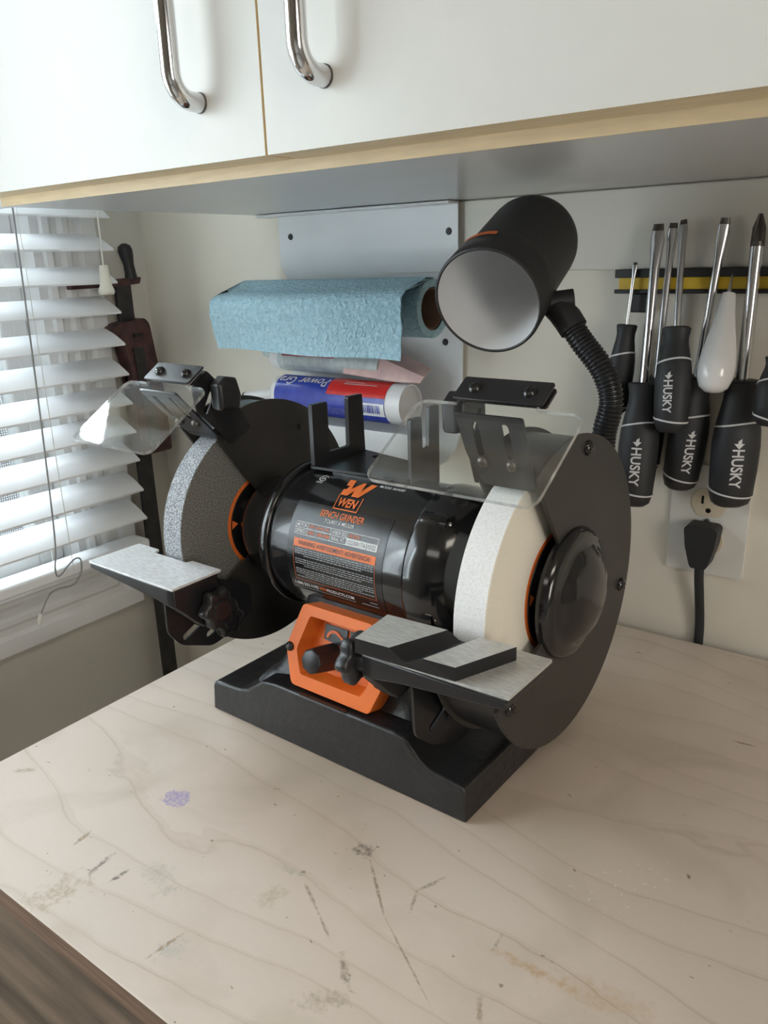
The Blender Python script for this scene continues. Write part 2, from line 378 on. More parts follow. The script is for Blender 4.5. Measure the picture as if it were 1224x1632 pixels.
def text2d(s, size=1., shear=0., bold=0., width=None, height=None):
    key = (s, shear, bold)
    if key not in _tc:
        cu = bpy.data.curves.new('t', 'FONT'); cu.body = s; cu.size = 1; cu.shear = shear; cu.offset = bold; cu.resolution_u = 3
        o = bpy.data.objects.new('t', cu); COL.objects.link(o)
        dg = bpy.context.evaluated_depsgraph_get(); ev = o.evaluated_get(dg); me = ev.to_mesh()
        _tc[key] = ([(v.co.x, v.co.y) for v in me.vertices], [tuple(p.vertices) for p in me.polygons])
        ev.to_mesh_clear(); bpy.data.objects.remove(o); bpy.data.curves.remove(cu)
    vs, fs = _tc[key]
    x0 = min(v[0] for v in vs); x1 = max(v[0] for v in vs); y0 = min(v[1] for v in vs); y1 = max(v[1] for v in vs)
    sx = sy = size
    if width: sx = width / (x1 - x0)
    if height: sy = height / (y1 - y0)
    elif width: sy = sx
    if height and not width: sx = sy
    return [((v[0] - x0) * sx, (v[1] - y0) * sy) for v in vs], fs
def grid2d(poly_x0, y0, x1, y1, nx, ny):
    vs = [(poly_x0 + (x1 - poly_x0) * i / nx, y0 + (y1 - y0) * j / ny) for j in range(ny + 1) for i in range(nx + 1)]
    fs = [(j * (nx + 1) + i, j * (nx + 1) + i + 1, (j + 1) * (nx + 1) + i + 1, (j + 1) * (nx + 1) + i) for j in range(ny) for i in range(nx)]
    return vs, fs

# ------------------------------------------------------------------ room shell
XW, YW, ZU, ZF, ZC = -1.06, .82, .46, -.90, 1.70
st = lambda g, n, m, **k: tag(g.obj(n, m, **k), kind='structure')
st(G().box((-1.2, -2.4, ZF - .05), (2.2, .9, ZF)), 'floor', 'floor_concrete')
st(G().box((-1.2, -2.4, ZC), (2.2, .9, ZC + .05)), 'ceiling', 'room_wall')
st(G().box((XW - .14, YW, ZF), (2.2, YW + .08, ZC)), 'wall_back', 'wall_paint')
st(G().box((2.1, -2.3, ZF), (2.2, YW, ZC)), 'wall_right', 'room_wall')
st(G().box((XW - .14, -2.4, ZF), (2.2, -2.3, ZC)), 'wall_front', 'room_wall')
WY0, WY1, WZ0, WZ1 = .36, .650, -.045, .95     # blind-covered window opening
VY0, VY1 = -.58, .24                            # added opening out of view, admits light from the left
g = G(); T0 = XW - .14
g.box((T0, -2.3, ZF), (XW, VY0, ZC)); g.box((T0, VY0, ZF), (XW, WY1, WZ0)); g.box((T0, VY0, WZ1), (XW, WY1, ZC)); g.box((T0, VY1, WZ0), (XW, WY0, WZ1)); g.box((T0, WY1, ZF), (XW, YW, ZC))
st(g, 'wall_left', 'wall_paint_shaded')
# backing board under the cabinet
st(G().box((-.60, .812, .3835), (.9, YW, ZU - .001)), 'trim_1', 'board_paint', bevel=.001)

# window: casing, jamb liner, stool, sash, pane, screen
win = tag(empty('window_1', (XW, .33, WZ0)), kind='structure')
def wloc(p): return (p[0] - XW, p[1] - .33, p[2] - WZ0)
def wobj(g, n, m, **k):
    g.v = [wloc(p) for p in g.v]; return g.obj(n, m, win, **k)
CW = .078
prof = [(0, 0), (0, .010), (.008, .013), (.014, .009), (.022, .009), (.028, .014), (.036, .014), (.042, .009), (.050, .009), (.056, .015), (.070, .018), (.078, .018), (.078, 0)]
def casing(name, P0, P1, inward0, inward1):
    # mitred profile swept from P0 to P1 (inner corners), widening outward
    l0, l1 = [], []
    for w, t in prof:
        l0.append((XW + t, P0[0] + inward0[0] * w, P0[1] + inward0[1] * w)); l1.append((XW + t, P1[0] + inward1[0] * w, P1[1] + inward1[1] * w))
    wobj(G().loft([l0, l1]), name, 'white_trim', smooth=25)
casing('casing_board', (WY1, WZ0), (WY1, WZ1), (1, -1), (1, 1))
casing('casing_board', (WY0, WZ0), (WY1, WZ0), (-1, -1), (1, -1))
casing('casing_board', (WY0, WZ0), (WY0, WZ1), (-1, -1), (-1, 1))
casing('casing_board', (WY0, WZ1), (WY1, WZ1), (-1, 1), (1, 1))
wobj(G().box((XW - .12, WY0, WZ0), (XW + .022, WY1, WZ0 + .014)), 'window_sill', 'white_trim', bevel=.004)
jb = G(); jb.box((XW - .12, WY1 - .012, WZ0 + .014), (XW - .001, WY1, WZ1)); jb.box((XW - .12, WY0, WZ0 + .014), (XW - .001, WY0 + .012, WZ1)); jb.box((XW - .12, WY0, WZ1 - .012), (XW - .001, WY1, WZ1))
wobj(jb, 'jamb_liner', 'white_trim')
sa = G(); a0, a1, c0, c1 = WY0 + .012, WY1 - .012, WZ0 + .014, WZ1 - .012; sx0, sx1 = XW - .075, XW - .045
sa.box((sx0, a0, c0), (sx1, a0 + .04, c1)); sa.box((sx0, a1 - .04, c0), (sx1, a1, c1)); sa.box((sx0, a0 + .04, c0), (sx1, a1 - .04, c0 + .045)); sa.box((sx0, a0 + .04, c1 - .045), (sx1, a1 - .04, c1)); sa.box((sx0, a0 + .04, .44), (sx1, a1 - .04, .475))
wobj(sa, 'sash', 'white_trim', bevel=.003)
wobj(G().box((XW - .062, a0 + .04, c0 + .045), (XW - .058, a1 - .04, c1 - .045)), 'pane', 'window_glass')
wobj(G().box((XW - .100, a0, c0), (XW - .0985, a1, c1)), 'insect_screen', 'insect_screen')
win_added = tag(empty('added_light_window', (XW, -.17, WZ0)), kind='structure')  # unseen second window, added only to bring in side light
g = G(); e = .012
g.box((XW - .08, VY0, WZ0), (XW + .012, VY0 + .05, WZ1)); g.box((XW - .08, VY1 - .05, WZ0), (XW + .012, VY1, WZ1)); g.box((XW - .08, VY0 + .05, WZ0), (XW + .012, VY1 - .05, WZ0 + .05)); g.box((XW - .08, VY0 + .05, WZ1 - .05), (XW + .012, VY1 - .05, WZ1))
g.v = [(p[0] - XW, p[1] + .17, p[2] - WZ0) for p in g.v]; g.obj('window_frame', 'white_trim', win_added, bevel=.003)
g = G().box((XW - .050, VY0 + .05, WZ0 + .05), (XW - .046, VY1 - .05, WZ1 - .05)); g.v = [(p[0] - XW, p[1] + .17, p[2] - WZ0) for p in g.v]; g.obj('pane', 'window_glass', win_added)

# ------------------------------------------------------------------ workbench
BX0, BX1, BY0, BY1 = -.619, .55, .191, .806
wb = tag(empty('workbench', (BX0, BY0, ZF)), 'pale worn wooden workbench with stained top and dark front edge', 'workbench')
def bobj(g, n, m, **k):
    o = g.obj(n, m, wb, **k); o.location = (-BX0, -BY0, -ZF); return o
bobj(G().box((BX0, BY0, -.0012), (BX1, BY1, 0)), 'worktop', 'bench_veneer', bevel=.0004)
bobj(G().box((BX0 + .0005, BY0 + .0008, -.019), (BX1, BY1, -.0012)), 'plywood_core', 'ply_edge')
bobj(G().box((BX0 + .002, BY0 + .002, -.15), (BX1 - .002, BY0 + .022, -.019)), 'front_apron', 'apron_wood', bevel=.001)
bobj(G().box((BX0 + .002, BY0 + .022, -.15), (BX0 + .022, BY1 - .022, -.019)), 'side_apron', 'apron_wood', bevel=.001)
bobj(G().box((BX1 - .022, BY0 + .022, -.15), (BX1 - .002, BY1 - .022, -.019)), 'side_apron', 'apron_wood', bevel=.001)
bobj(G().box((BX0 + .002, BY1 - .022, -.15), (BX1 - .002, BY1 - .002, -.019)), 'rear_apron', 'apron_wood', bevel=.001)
for x in (BX0 + .022, BX1 - .092):
    for y in (BY0 + .022, BY1 - .092):
        bobj(G().box((x, y, ZF), (x + .07, y + .07, -.019)), 'leg', 'apron_wood', bevel=.002)

# ------------------------------------------------------------------ wall cabinet
CY = .450   # carcass front
wc = tag(empty('wall_cabinet', (-.79, YW, ZU)), 'white overhead cabinet with two doors and tan edging', 'cabinet')
def cobj(g, n, m, parent=None, **k):
    o = g.obj(n, m, parent or wc, **k)
    if parent is None: o.location = (.79, -YW, -ZU)
    return o
cobj(G().box((-.79, CY + .0008, ZU), (.75, YW - .002, ZU + .018)), 'bottom_panel', 'underside_melamine')
cobj(G().box((-.79, CY - .0004, ZU), (.75, CY + .0008, ZU + .018)), 'edge_strip', 'tan_edge')
cobj(G().box((-.79, CY + .001, ZU + .018), (-.772, YW - .002, 1.10)), 'side_panel', 'underside_melamine')
cobj(G().box((.732, CY + .001, ZU + .018), (.75, YW - .002, 1.10)), 'side_panel', 'underside_melamine')
cobj(G().box((-.79, CY + .001, 1.10), (.75, YW - .002, 1.118)), 'top_panel', 'underside_melamine')
cobj(G().box((-.772, YW - .010, ZU + .018), (.732, YW - .002, 1.10)), 'back_panel', 'underside_melamine')
cobj(G().box((-.88, CY + .002, ZU + .001), (-.7905, CY + .02, 1.118)), 'filler_strip', 'white_trim')
def door(x0, x1, z0, y0, y1, hx):
    g = G(); g.box((x0, y0, z0), (x1, y1, 1.112))
    # tan edge banding: sides and bottom as material faces
    d = cobj(g, 'door', ['white_door', 'tan_edge'])
    for p in d.data.polygons:
        if abs(p.normal.x) > .9 or abs(p.normal.z) > .9: p.material_index = 1
    hz = .5073; r = .0065
    path = [(hx, y0 + .0003, hz)]
    Rb = .016; sy = y0 - .0235; dx = -.0001
    path += [(hx + dx * .25, y0 - .006, hz)]
    for i in range(9):
        t = i / 8 * pi / 2
        path.append((hx + dx * (.6 + .4 * math.sin(t)), sy + Rb * (1 - math.sin(t)), hz + Rb * (1 - math.cos(t))))
    top = hz + .128
    for i in range(9):
        t = i / 8 * pi / 2
        path.append((hx + dx * (.6 + .4 * math.cos(t)), sy + Rb * (1 - math.cos(t)), top - Rb + Rb * math.sin(t)))
    path += [(hx + dx * .25, y0 - .006, top), (hx, y0 + .0003, top)]
    gh = G().tube(path, r, 16); gh.cur = 1
    for z_ in (hz, top): gh.lathe([(r + .0004, y0 - .0010), (r + .0004, y0 + .0002), (r * .5, y0 + .0002)], 'y', (hx, z_), 20).lathe([(r * .9, y0 - .0010), (r + .0004, y0 - .0010)], 'y', (hx, z_), 20)
    gh.obj('handle', ['chrome', 'dark_steel'], d, smooth=50)
    return d
# right door stands a touch proud of the left one
door(-.3975, .12, .4680, CY - .0335, CY - .0008, -.3458)
door(.1235, .742, .4680, CY - .0325, CY - .0008, .68)
door(-.88, -.4030, .4685, CY - .0300, CY - .0008, -.4620)

# ------------------------------------------------------------------ window blind
BFX = -.9857
bl = tag(empty('window_blind', (BFX, .33, .55)), 'white horizontal slat blind hanging over the window, slats half open', 'window blind')
BL0, BL1 = .305, .713
def blobj(g, n, m, **k):
    g.v = [(p[0] - BFX, p[1] - .33, p[2] - .55) for p in g.v]; return g.obj(n, m, bl, **k)
zs = [.5510, .5085, .4662, .4240, .3803, .3393, .2948, .2520, .2095, .1670, .1240, .0775, .0325]
def slat_mesh():
    sec = []
    n = 8
    for i in range(n + 1):
        t = i / n; sec.append((-.0455 * t, .0215 * t + .0022 * math.sin(pi * t), ))
    top = [(x - .0012 * 0, z + .0013) for x, z in sec]; bot = [(x, z - .0013) for x, z in reversed(sec)]
    lp = top + bot
    return G().loft([[(x, BL0 - .33, z) for x, z in lp], [(x, BL1 - .33, z) for x, z in lp]])
sm = None
for z in zs:
    if sm is None:
        o = slat_mesh().obj('slat', 'blind_white', bl, smooth=40); sm = o
    else:
        o = sm.copy(); COL.objects.link(o)
    o.location = (0, 0, z - .55)
    o.rotation_euler = (0, R(random.uniform(-1.2, 1.2) + (2.5 if z < .13 else 0)), 0)
br = blobj(G().box((BFX - .042, BL0, -.017), (BFX, BL1, .0)), 'bottom_rail', 'blind_white', bevel=.004, bseg=3)
blobj(G().box((BFX - .05, BL0, .585), (BFX + .006, BL1, .64)), 'headrail', 'blind_white', bevel=.003)
for y in (.578, .425):
    for x in (BFX + .0022, BFX - .049):
        blobj(G().tube([(x, y, .585), (x, y, -.008)], .0005, 6), 'ladder_cord', 'cord_white')
# lift cord with a loop and a small white end
pth = [(BFX + .006, .574, .585), (BFX + .006, .566, .30), (BFX + .006, .556, .06), (BFX + .006, .5485, .006), (BFX + .007, .552, -.006), (BFX + .008, .566, .004), (BFX + .010, .578, .012), (BFX + .010, .586, .008), (BFX + .010, .584, -.010), (BFX + .010, .570, -.024), (BFX + .010, .545, -.022), (BFX + .012, .530, -.026), (BFX + .016, .512, -.046)]
def smoothpath(p, n=6):
    out = []; P = [Vector(q) for q in p]
    for i in range(len(P) - 1):
        p0, p1, p2, p3 = P[max(i - 1, 0)], P[i], P[i + 1], P[min(i + 2, len(P) - 1)]
        for k in range(n):
            t = k / n
            out.append(.5 * ((2 * p1) + (p2 - p0) * t + (2 * p0 - 5 * p1 + 4 * p2 - p3) * t * t + (3 * p1 - p0 - 3 * p2 + p3) * t ** 3))
    out.append(P[-1]); return out
blobj(G().tube(smoothpath(pth), .0011, 6), 'lift_cord', 'cord_grey', smooth=60)
blobj(G().tube([(BFX + .016, .512, -.045), (BFX + .016, .509, -.053), (BFX + .015, .508, -.060)], [.0026, .003, .0018], 8), 'cord_end', 'cord_white', smooth=60)
TX, TY = BFX + .012, .6850
blobj(G().tube([(TX, TY + .003, .585), (TX, TY, .403)], .0012, 6), 'pull_cord', 'cord_white')
blobj(G().lathe([(0, .404), (.0055, .404), (.0062, .402), (.0068, .390), (.0082, .377), (.0106, .3715), (.0110, .368), (.0095, .3655), (0, .365)], 'z', (TX, TY), 20), 'tassel', 'cream_plastic', smooth=50)

# ------------------------------------------------------------------ bar clamp in the corner
clx = -1.034
cl = tag(empty('bar_clamp', (clx, .76, ZF)), 'rusty dark red bar clamp with black handle standing beside the blind', 'clamp')
def clobj(g, n, m, **k):
    g.v = [(p[0] - clx, p[1] - .76, p[2] - ZF) for p in g.v]; return g.obj(n, m, cl, **k)
clobj(G().box((clx - .004, .742, ZF), (clx + .004, .768, .375)), 'bar', 'clamp_black', bevel=.001)
clobj(G().plate(rpoly([(.668, .3725), (.752, .374), (.783, .3765), (.786, .386), (.668, .3805)], .002), [], YZ, clx - .007, clx + .006), 'top_arm', 'clamp_red', bevel=.001)
clobj(G().plate(rpoly([(.714, .313), (.732, .322), (.776, .327), (.784, .318), (.797, .215), (.800, .120), (.742, .120), (.742, .255), (.735, .290)], .005), [], YZ, clx - .009, clx + .016), 'sliding_jaw', 'clamp_red', bevel=.002)
clobj(G().plate(rpoly([(.748, .285), (.766, .285), (.780, .130), (.760, .130)], .002), [], YZ, clx + .014, clx + .019), 'jaw_rib', 'clamp_black', bevel=.001)
clobj(G().plate(rpoly([(.752, .300), (.768, .301), (.768, .306), (.752, .305)], .001), [], YZ, clx + .0155, clx + .018), 'jaw_slot', 'black_print')
hp = [(clx, .773, .384), (clx, .7725, .392), (clx, .771, .404), (clx, .769, .416), (clx, .7675, .424), (clx, .7665, .430), (clx, .766, .4335)]
clobj(G().tube(hp, [.0095, .0082, .0078, .0100, .0108, .0090, .0035], 16), 'handle', 'black_matte', smooth=60)
clobj(G().box((clx - .010, .736, -.12), (clx + .010, .776, -.06)), 'lower_jaw', 'clamp_black', bevel=.003)

# ------------------------------------------------------------------ sheet-metal towel holder with caulk trough
th = tag(empty('towel_holder', (-.62, YW, .30)), 'white sheet metal towel holder with trough fixed under the cabinet', 'towel holder')
def thobj(g, n, m, **k):
    g.v = [(p[0] + .62, p[1] - YW, p[2] - .30) for p in g.v]; return g.obj(n, m, th, **k)
HX0, HX1 = -.757, -.4855
pr = [(.806, .4592), (.806, .3965), (.816, .382), (.816, .232), (.812, .200), (.800, .180), (.782, .170), (.764, .168), (.749, .172), (.741, .182), (.738, .206)]
def sheet(pr, x0, x1, th_, x0b=None, x1b=None):
    n = len(pr); nr = []
    for i in range(n):
        a = Vector(pr[max(i - 1, 0)]); b = Vector(pr[min(i + 1, n - 1)]); d = (b - a).normalized(); nr.append(Vector((-d.y, d.x)))
    lp = [tuple(pr[i]) for i in range(n)] + [tuple(Vector(pr[i]) + nr[i] * th_) for i in reversed(range(n))]
    return G().loft([[(x0, y, z) for y, z in lp], [(x1, y, z) for y, z in lp]])
thobj(sheet(pr, HX0, HX1, -.0018), 'back_sheet', 'holder_white', smooth=35)
thobj(G().box((HX0 - .022, .785, .4560), (HX1 + .0, .8055, .4592)), 'top_lip', 'holder_white', bevel=.0008)
for x, z, y in ((-.737, .4313, .806), (-.4975, .428, .806), (-.509, .3045, .816)):
    g = G(); g.lathe([(0, y - .0032), (.0032, y - .0032), (.0046, y - .001), (.0048, y)], 'y', (x, z), 16); g.box((x - .0006, y - .0036, z - .003), (x + .0006, y - .003, z + .003))
    thobj(g, 'screw', 'black_matte', smooth=50)
thobj(G().tube([(-.80, .775, .3455), (-.52, .775, .3455)], .006, 10).tube([(-.80, .775, .3455), (-.80, .814, .3455)], .004, 8).tube([(-.80, .8135, .3455), (-.75, .8135, .3455)], .004, 8), 'roll_rod', 'steel', smooth=50)

# paper towel roll, nearly used up, loose end folded over the front
tr = tag(empty('paper_towel_roll', (-.645, .775, .3455)), 'blue embossed paper towel roll with loose sheet hanging forward', 'paper towel')
def trobj(g, n, m, **k):
    g.v = [(p[0] + .645, p[1] - .775, p[2] - .3455) for p in g.v]; return g.obj(n, m, tr, **k)
RX0, RX1 = -.790, -.5007
g = G()
for r0, r1 in ((.0235, .0215),):
    g.loft([[(RX0, .775 + r0 * math.cos(a), .3455 + r0 * math.sin(a)) for a in [2 * pi * i / 32 for i in range(32)]], [(RX1 - .002, .775 + r0 * math.cos(a), .3455 + r0 * math.sin(a)) for a in [2 * pi * i / 32 for i in range(32)]],
            [(RX1 - .002, .775 + r1 * math.cos(a), .3455 + r1 * math.sin(a)) for a in [2 * pi * i / 32 for i in range(32)]], [(RX0, .775 + r1 * math.cos(a), .3455 + r1 * math.sin(a)) for a in [2 * pi * i / 32 for i in range(32)]]], cap=False)
trobj(g, 'core', 'cardboard', smooth=40)
g = G(); rr = [.0238, .0325]
A = [2 * pi * i / 36 for i in range(36)]
g.loft([[(x, .775 + r * math.cos(a), .3455 + r * math.sin(a)) for a in A] for x, r in ((RX0, .0238), (RX0, .0325), (RX1, .0325), (RX1, .0238))], cap=False)
trobj(g, 'wound_paper', 'towel_blue', smooth=40)
fl_r = [(.777, .3785), (.765, .3795), (.752, .3762), (.738, .3722), (.726, .3690), (.7175, .3648), (.7125, .3585), (.7110, .348), (.7120, .333), (.7110, .315), (.7080, .2940)]
fl_l = [(.777, .3785), (.765, .3780), (.752, .3715), (.738, .3660), (.724, .3640), (.712, .3615), (.7040, .3560), (.7015, .345), (.7020, .333), (.7060, .316), (.7100, .2970)]
nx = 40; loops = []
def flap(off):
    L = []
    pl_, pr_ = smoothpath([(0, y, z) for y, z in fl_l], 4), smoothpath([(0, y, z) for y, z in fl_r], 4)
    for i in range(nx + 1):
        t = i / nx; x = RX0 + (RX1 - RX0) * t; row = []
        for k in range(len(pl_)):
            p = pl_[k] * (1 - t) + pr_[k] * t; s = k / (len(pl_) - 1)
            wv = .0016 * math.sin(t * 7 + 1) * s + .0010 * math.sin(t * 17) * s
            row.append((x + .0006 * math.sin(k), p.y + wv + off, p.z + off * .6 + (.0012 * math.sin(t * 9) * s)))
        L.append(row)
    return L
a, b = flap(0), flap(.0007)
g = G().loft([ra + list(reversed(rb)) for ra, rb in zip(a, b)])
trobj(g, 'loose_sheet', 'towel_blue', smooth=60)

# ------------------------------------------------------------------ caulk tubes
def wrap(g, v2, f2, R0, mapf):
    return g.add([mapf(*p) for p in v2], f2)
def caulk(x0, x1, cy, cz, rad):
    t = tag(empty('caulk_tube', ((x0 + x1) / 2, cy, cz - rad)), 'blue and red caulk tube with white nozzle resting in the trough', 'caulk tube')
    ox, oy, oz = (x0 + x1) / 2, cy, cz - rad
    def o(g, n, m, **k):
        g.v = [(p[0] - ox, p[1] - oy, p[2] - oz) for p in g.v]; return g.obj(n, m, t, **k)
    o(G().lathe([(0, x0 - .001), (.010, x0), (.0215, x0 + .010), (rad, x0 + .018), (rad, x1), (rad - .002, x1), (rad - .002, x1 - .006), (0, x1 - .006)], 'x', (cy, cz), 40), 'cartridge', 'tube_white', smooth=40)
    o(G().tube([(x0 + .002, cy, cz - .002), (x0 - .012, cy, cz - .004), (x0 - .055, cy, cz - .009), (x0 - .058, cy, cz - .0093)], [.0095, .0088, .0055, .0048], 16), 'nozzle', 'tube_white', smooth=50)
    o(G().tube([(x0 - .0575, cy, cz - .0092), (x0 - .0605, cy, cz - .0096)], [.0053, .0050], 16), 'nozzle_cap', 'black_matte', smooth=50)
    def cylmap(dr):
        return lambda x, a: (x, cy - (rad + dr) * math.cos(a), cz + (rad + dr) * math.sin(a))
    lx0, lx1 = x0 + .0205, x1 - .021
    v, f = grid2d(lx0, R(-150), lx1, R(150), 2, 48); o(G().add([cylmap(.0003)(*p) for p in v], f), 'blue_wrap', 'tube_blue', smooth=60)
    xm = x0 + .108
    v, f = grid2d(xm, R(21), lx1, R(140), 2, 20); o(G().add([cylmap(.0006)(*p) for p in v], f), 'red_panel', 'tube_red', smooth=60)
    # upside-down brand lettering near the top
    g = G()
    v, f = text2d('Power Grab', shear=.25, bold=.006, width=.092, height=.0135)
    g.add([cylmap(.0009)(xm - .002 - p[0], R(72) - p[1] / rad) for p in v], f); o(g, 'brand_lettering', 'white_print')
    g = G()
    for i, w in enumerate((.05, .03)):
        v, f = grid2d(xm + .022, R(57 + i * 8), xm + .022 + w, R(59.5 + i * 8), 2, 2); g.add([cylmap(.0009)(*p) for p in v], f)
    o(g, 'fine_print', 'white_print')
    # barcode
    v, f = grid2d(x1 - .062, R(-31), x1 - .0215, R(6), 2, 10); o(G().add([cylmap(.0008)(*p) for p in v], f), 'barcode_panel', 'tube_white')
    g = G(); xx = x1 - .056; random.seed(3)
    while xx < x1 - .028:
        w = random.choice((.0007, .0012, .0018)); v, f = grid2d(xx, R(-22), xx + w, R(1), 1, 6); g.add([cylmap(.0011)(*p) for p in v], f); xx += w + random.choice((.0007, .001, .0014))
    o(g, 'barcode', 'tube_blue')
    g = G(); random.seed(5)
    for row in range(4):
        xx = lx0 + .02
        while xx < x1 - .07:
            w = random.uniform(.002, .007); v, f = grid2d(xx, R(-20 - row * 6), xx + w, R(-18.6 - row * 6), 1, 1); g.add([cylmap(.0008)(*p) for p in v], f); xx += w + .0015
    o(g, 'small_text', 'grey_print')
    return t
caulk(-.7480, -.5290, .7680, .2380 - .003, .0245)
# second, older tube in a film wrapper lying on top, right end crumpled flat
ct = empty('caulk_tube', (-.64, .786, .262)); tag(ct, 'half-used clear caulk tube with crumpled pink wrapper lying on top', 'caulk tube')
def cto(g, n, m, **k):
    g.v = [(p[0] + .64, p[1] - .786, p[2] - .262) for p in g.v]; return g.obj(n, m, ct, **k)
def ring(x, cy, cz, ry, rz, n=28): return [(x, cy + ry * math.cos(2 * pi * i / n), cz + rz * math.sin(2 * pi * i / n)) for i in range(n)]
uy, uz = .787, .279
cto(G().loft([ring(-.7615, uy, uz, .008, .008), ring(-.7590, uy, uz, .015, .015), ring(-.7540, uy, uz, .0165, .0165), ring(-.743, uy, uz, .0168, .0168)]), 'shoulder', 'tube_white', smooth=50)
cto(G().tube([(-.760, uy, uz + .002), (-.778, uy, uz + .004), (-.783, uy, uz + .0045)], [.0065, .0045, .0035], 14), 'nozzle', 'tube_clear_grey', smooth=50)
cto(G().loft([ring(-.743, uy, uz, .0170, .0170), ring(-.66, uy, uz, .0170, .0170), ring(-.60, uy - .002, uz - .001, .0185, .0155), ring(-.575, uy - .003, uz - .002, .0195, .0145)]), 'body', 'tube_clear_grey', smooth=60)
g = G(); 
def um(dr): return lambda x, a: (x, uy - (.0170 + dr) * math.cos(a), uz + (.0170 + dr) * math.sin(a))
v, f = grid2d(-.735, R(16), -.62, R(70), 3, 14); cto(G().add([um(.0006)(*p) for p in v], f), 'red_band', 'dark_red_print', smooth=60)
g = G(); random.seed(11)
for row in range(8):
    xx = -.732
    while xx < -.64:
        w = random.uniform(.002, .006); v, f = grid2d(xx, R(10 - row * 6), xx + w, R(12 - row * 6), 1, 1); g.add([um(.0005)(*p) for p in v], f); xx += w + .0012
cto(g, 'small_text', 'grey_print')
g = G()
cs = [[(-.63, uy - .019, uz - .012), (-.63, uy - .012, uz + .014), (-.63, uy + .006, uz + .0185)],
      [(-.585, uy - .0235, uz - .014), (-.585, uy - .014, uz + .013), (-.585, uy + .008, uz + .017)],
      [(-.550, uy - .026, uz - .016), (-.553, uy - .020, uz + .004), (-.556, uy + .010, uz + .010)],
      [(-.512, uy - .024, uz - .016), (-.510, uy - .018, uz - .010), (-.520, uy + .012, uz - .004)]]
lo = [r + [(p[0], p[1] + .0008, p[2] - .0010) for p in reversed(r)] for r in cs]
cto(G().loft(lo), 'wrapper_flap', 'film_pink', smooth=50)

# ------------------------------------------------------------------ magnetic tool bar
mb = tag(empty('magnetic_tool_bar', (-.05, .812, .372)), 'yellow and black magnetic tool bar on the wall', 'tool bar')
def mbo(g, n, m, **k):
    g.v = [(p[0] + .05, p[1] - .812, p[2] - .372) for p in g.v]; return g.obj(n, m, mb, **k)
mbo(G().box((-.3015, .800, .3755), (.30, .8118, .3835)), 'top_rail', 'black_matte', bevel=.0008)
mbo(G().box((-.3015, .800, .3605), (.30, .8198, .3645)), 'bottom_rail', 'black_matte', bevel=.0008)
mbo(G().box((-.2978, .8035, .3645), (.296, .8118, .3755)), 'yellow_insert', 'yellow_plastic')
for x in (-.285, .20):
    mbo(G().box((x - .001, .806, .342), (x + .018, .8198, .3604)), 'mount_block', 'black_matte', bevel=.001)

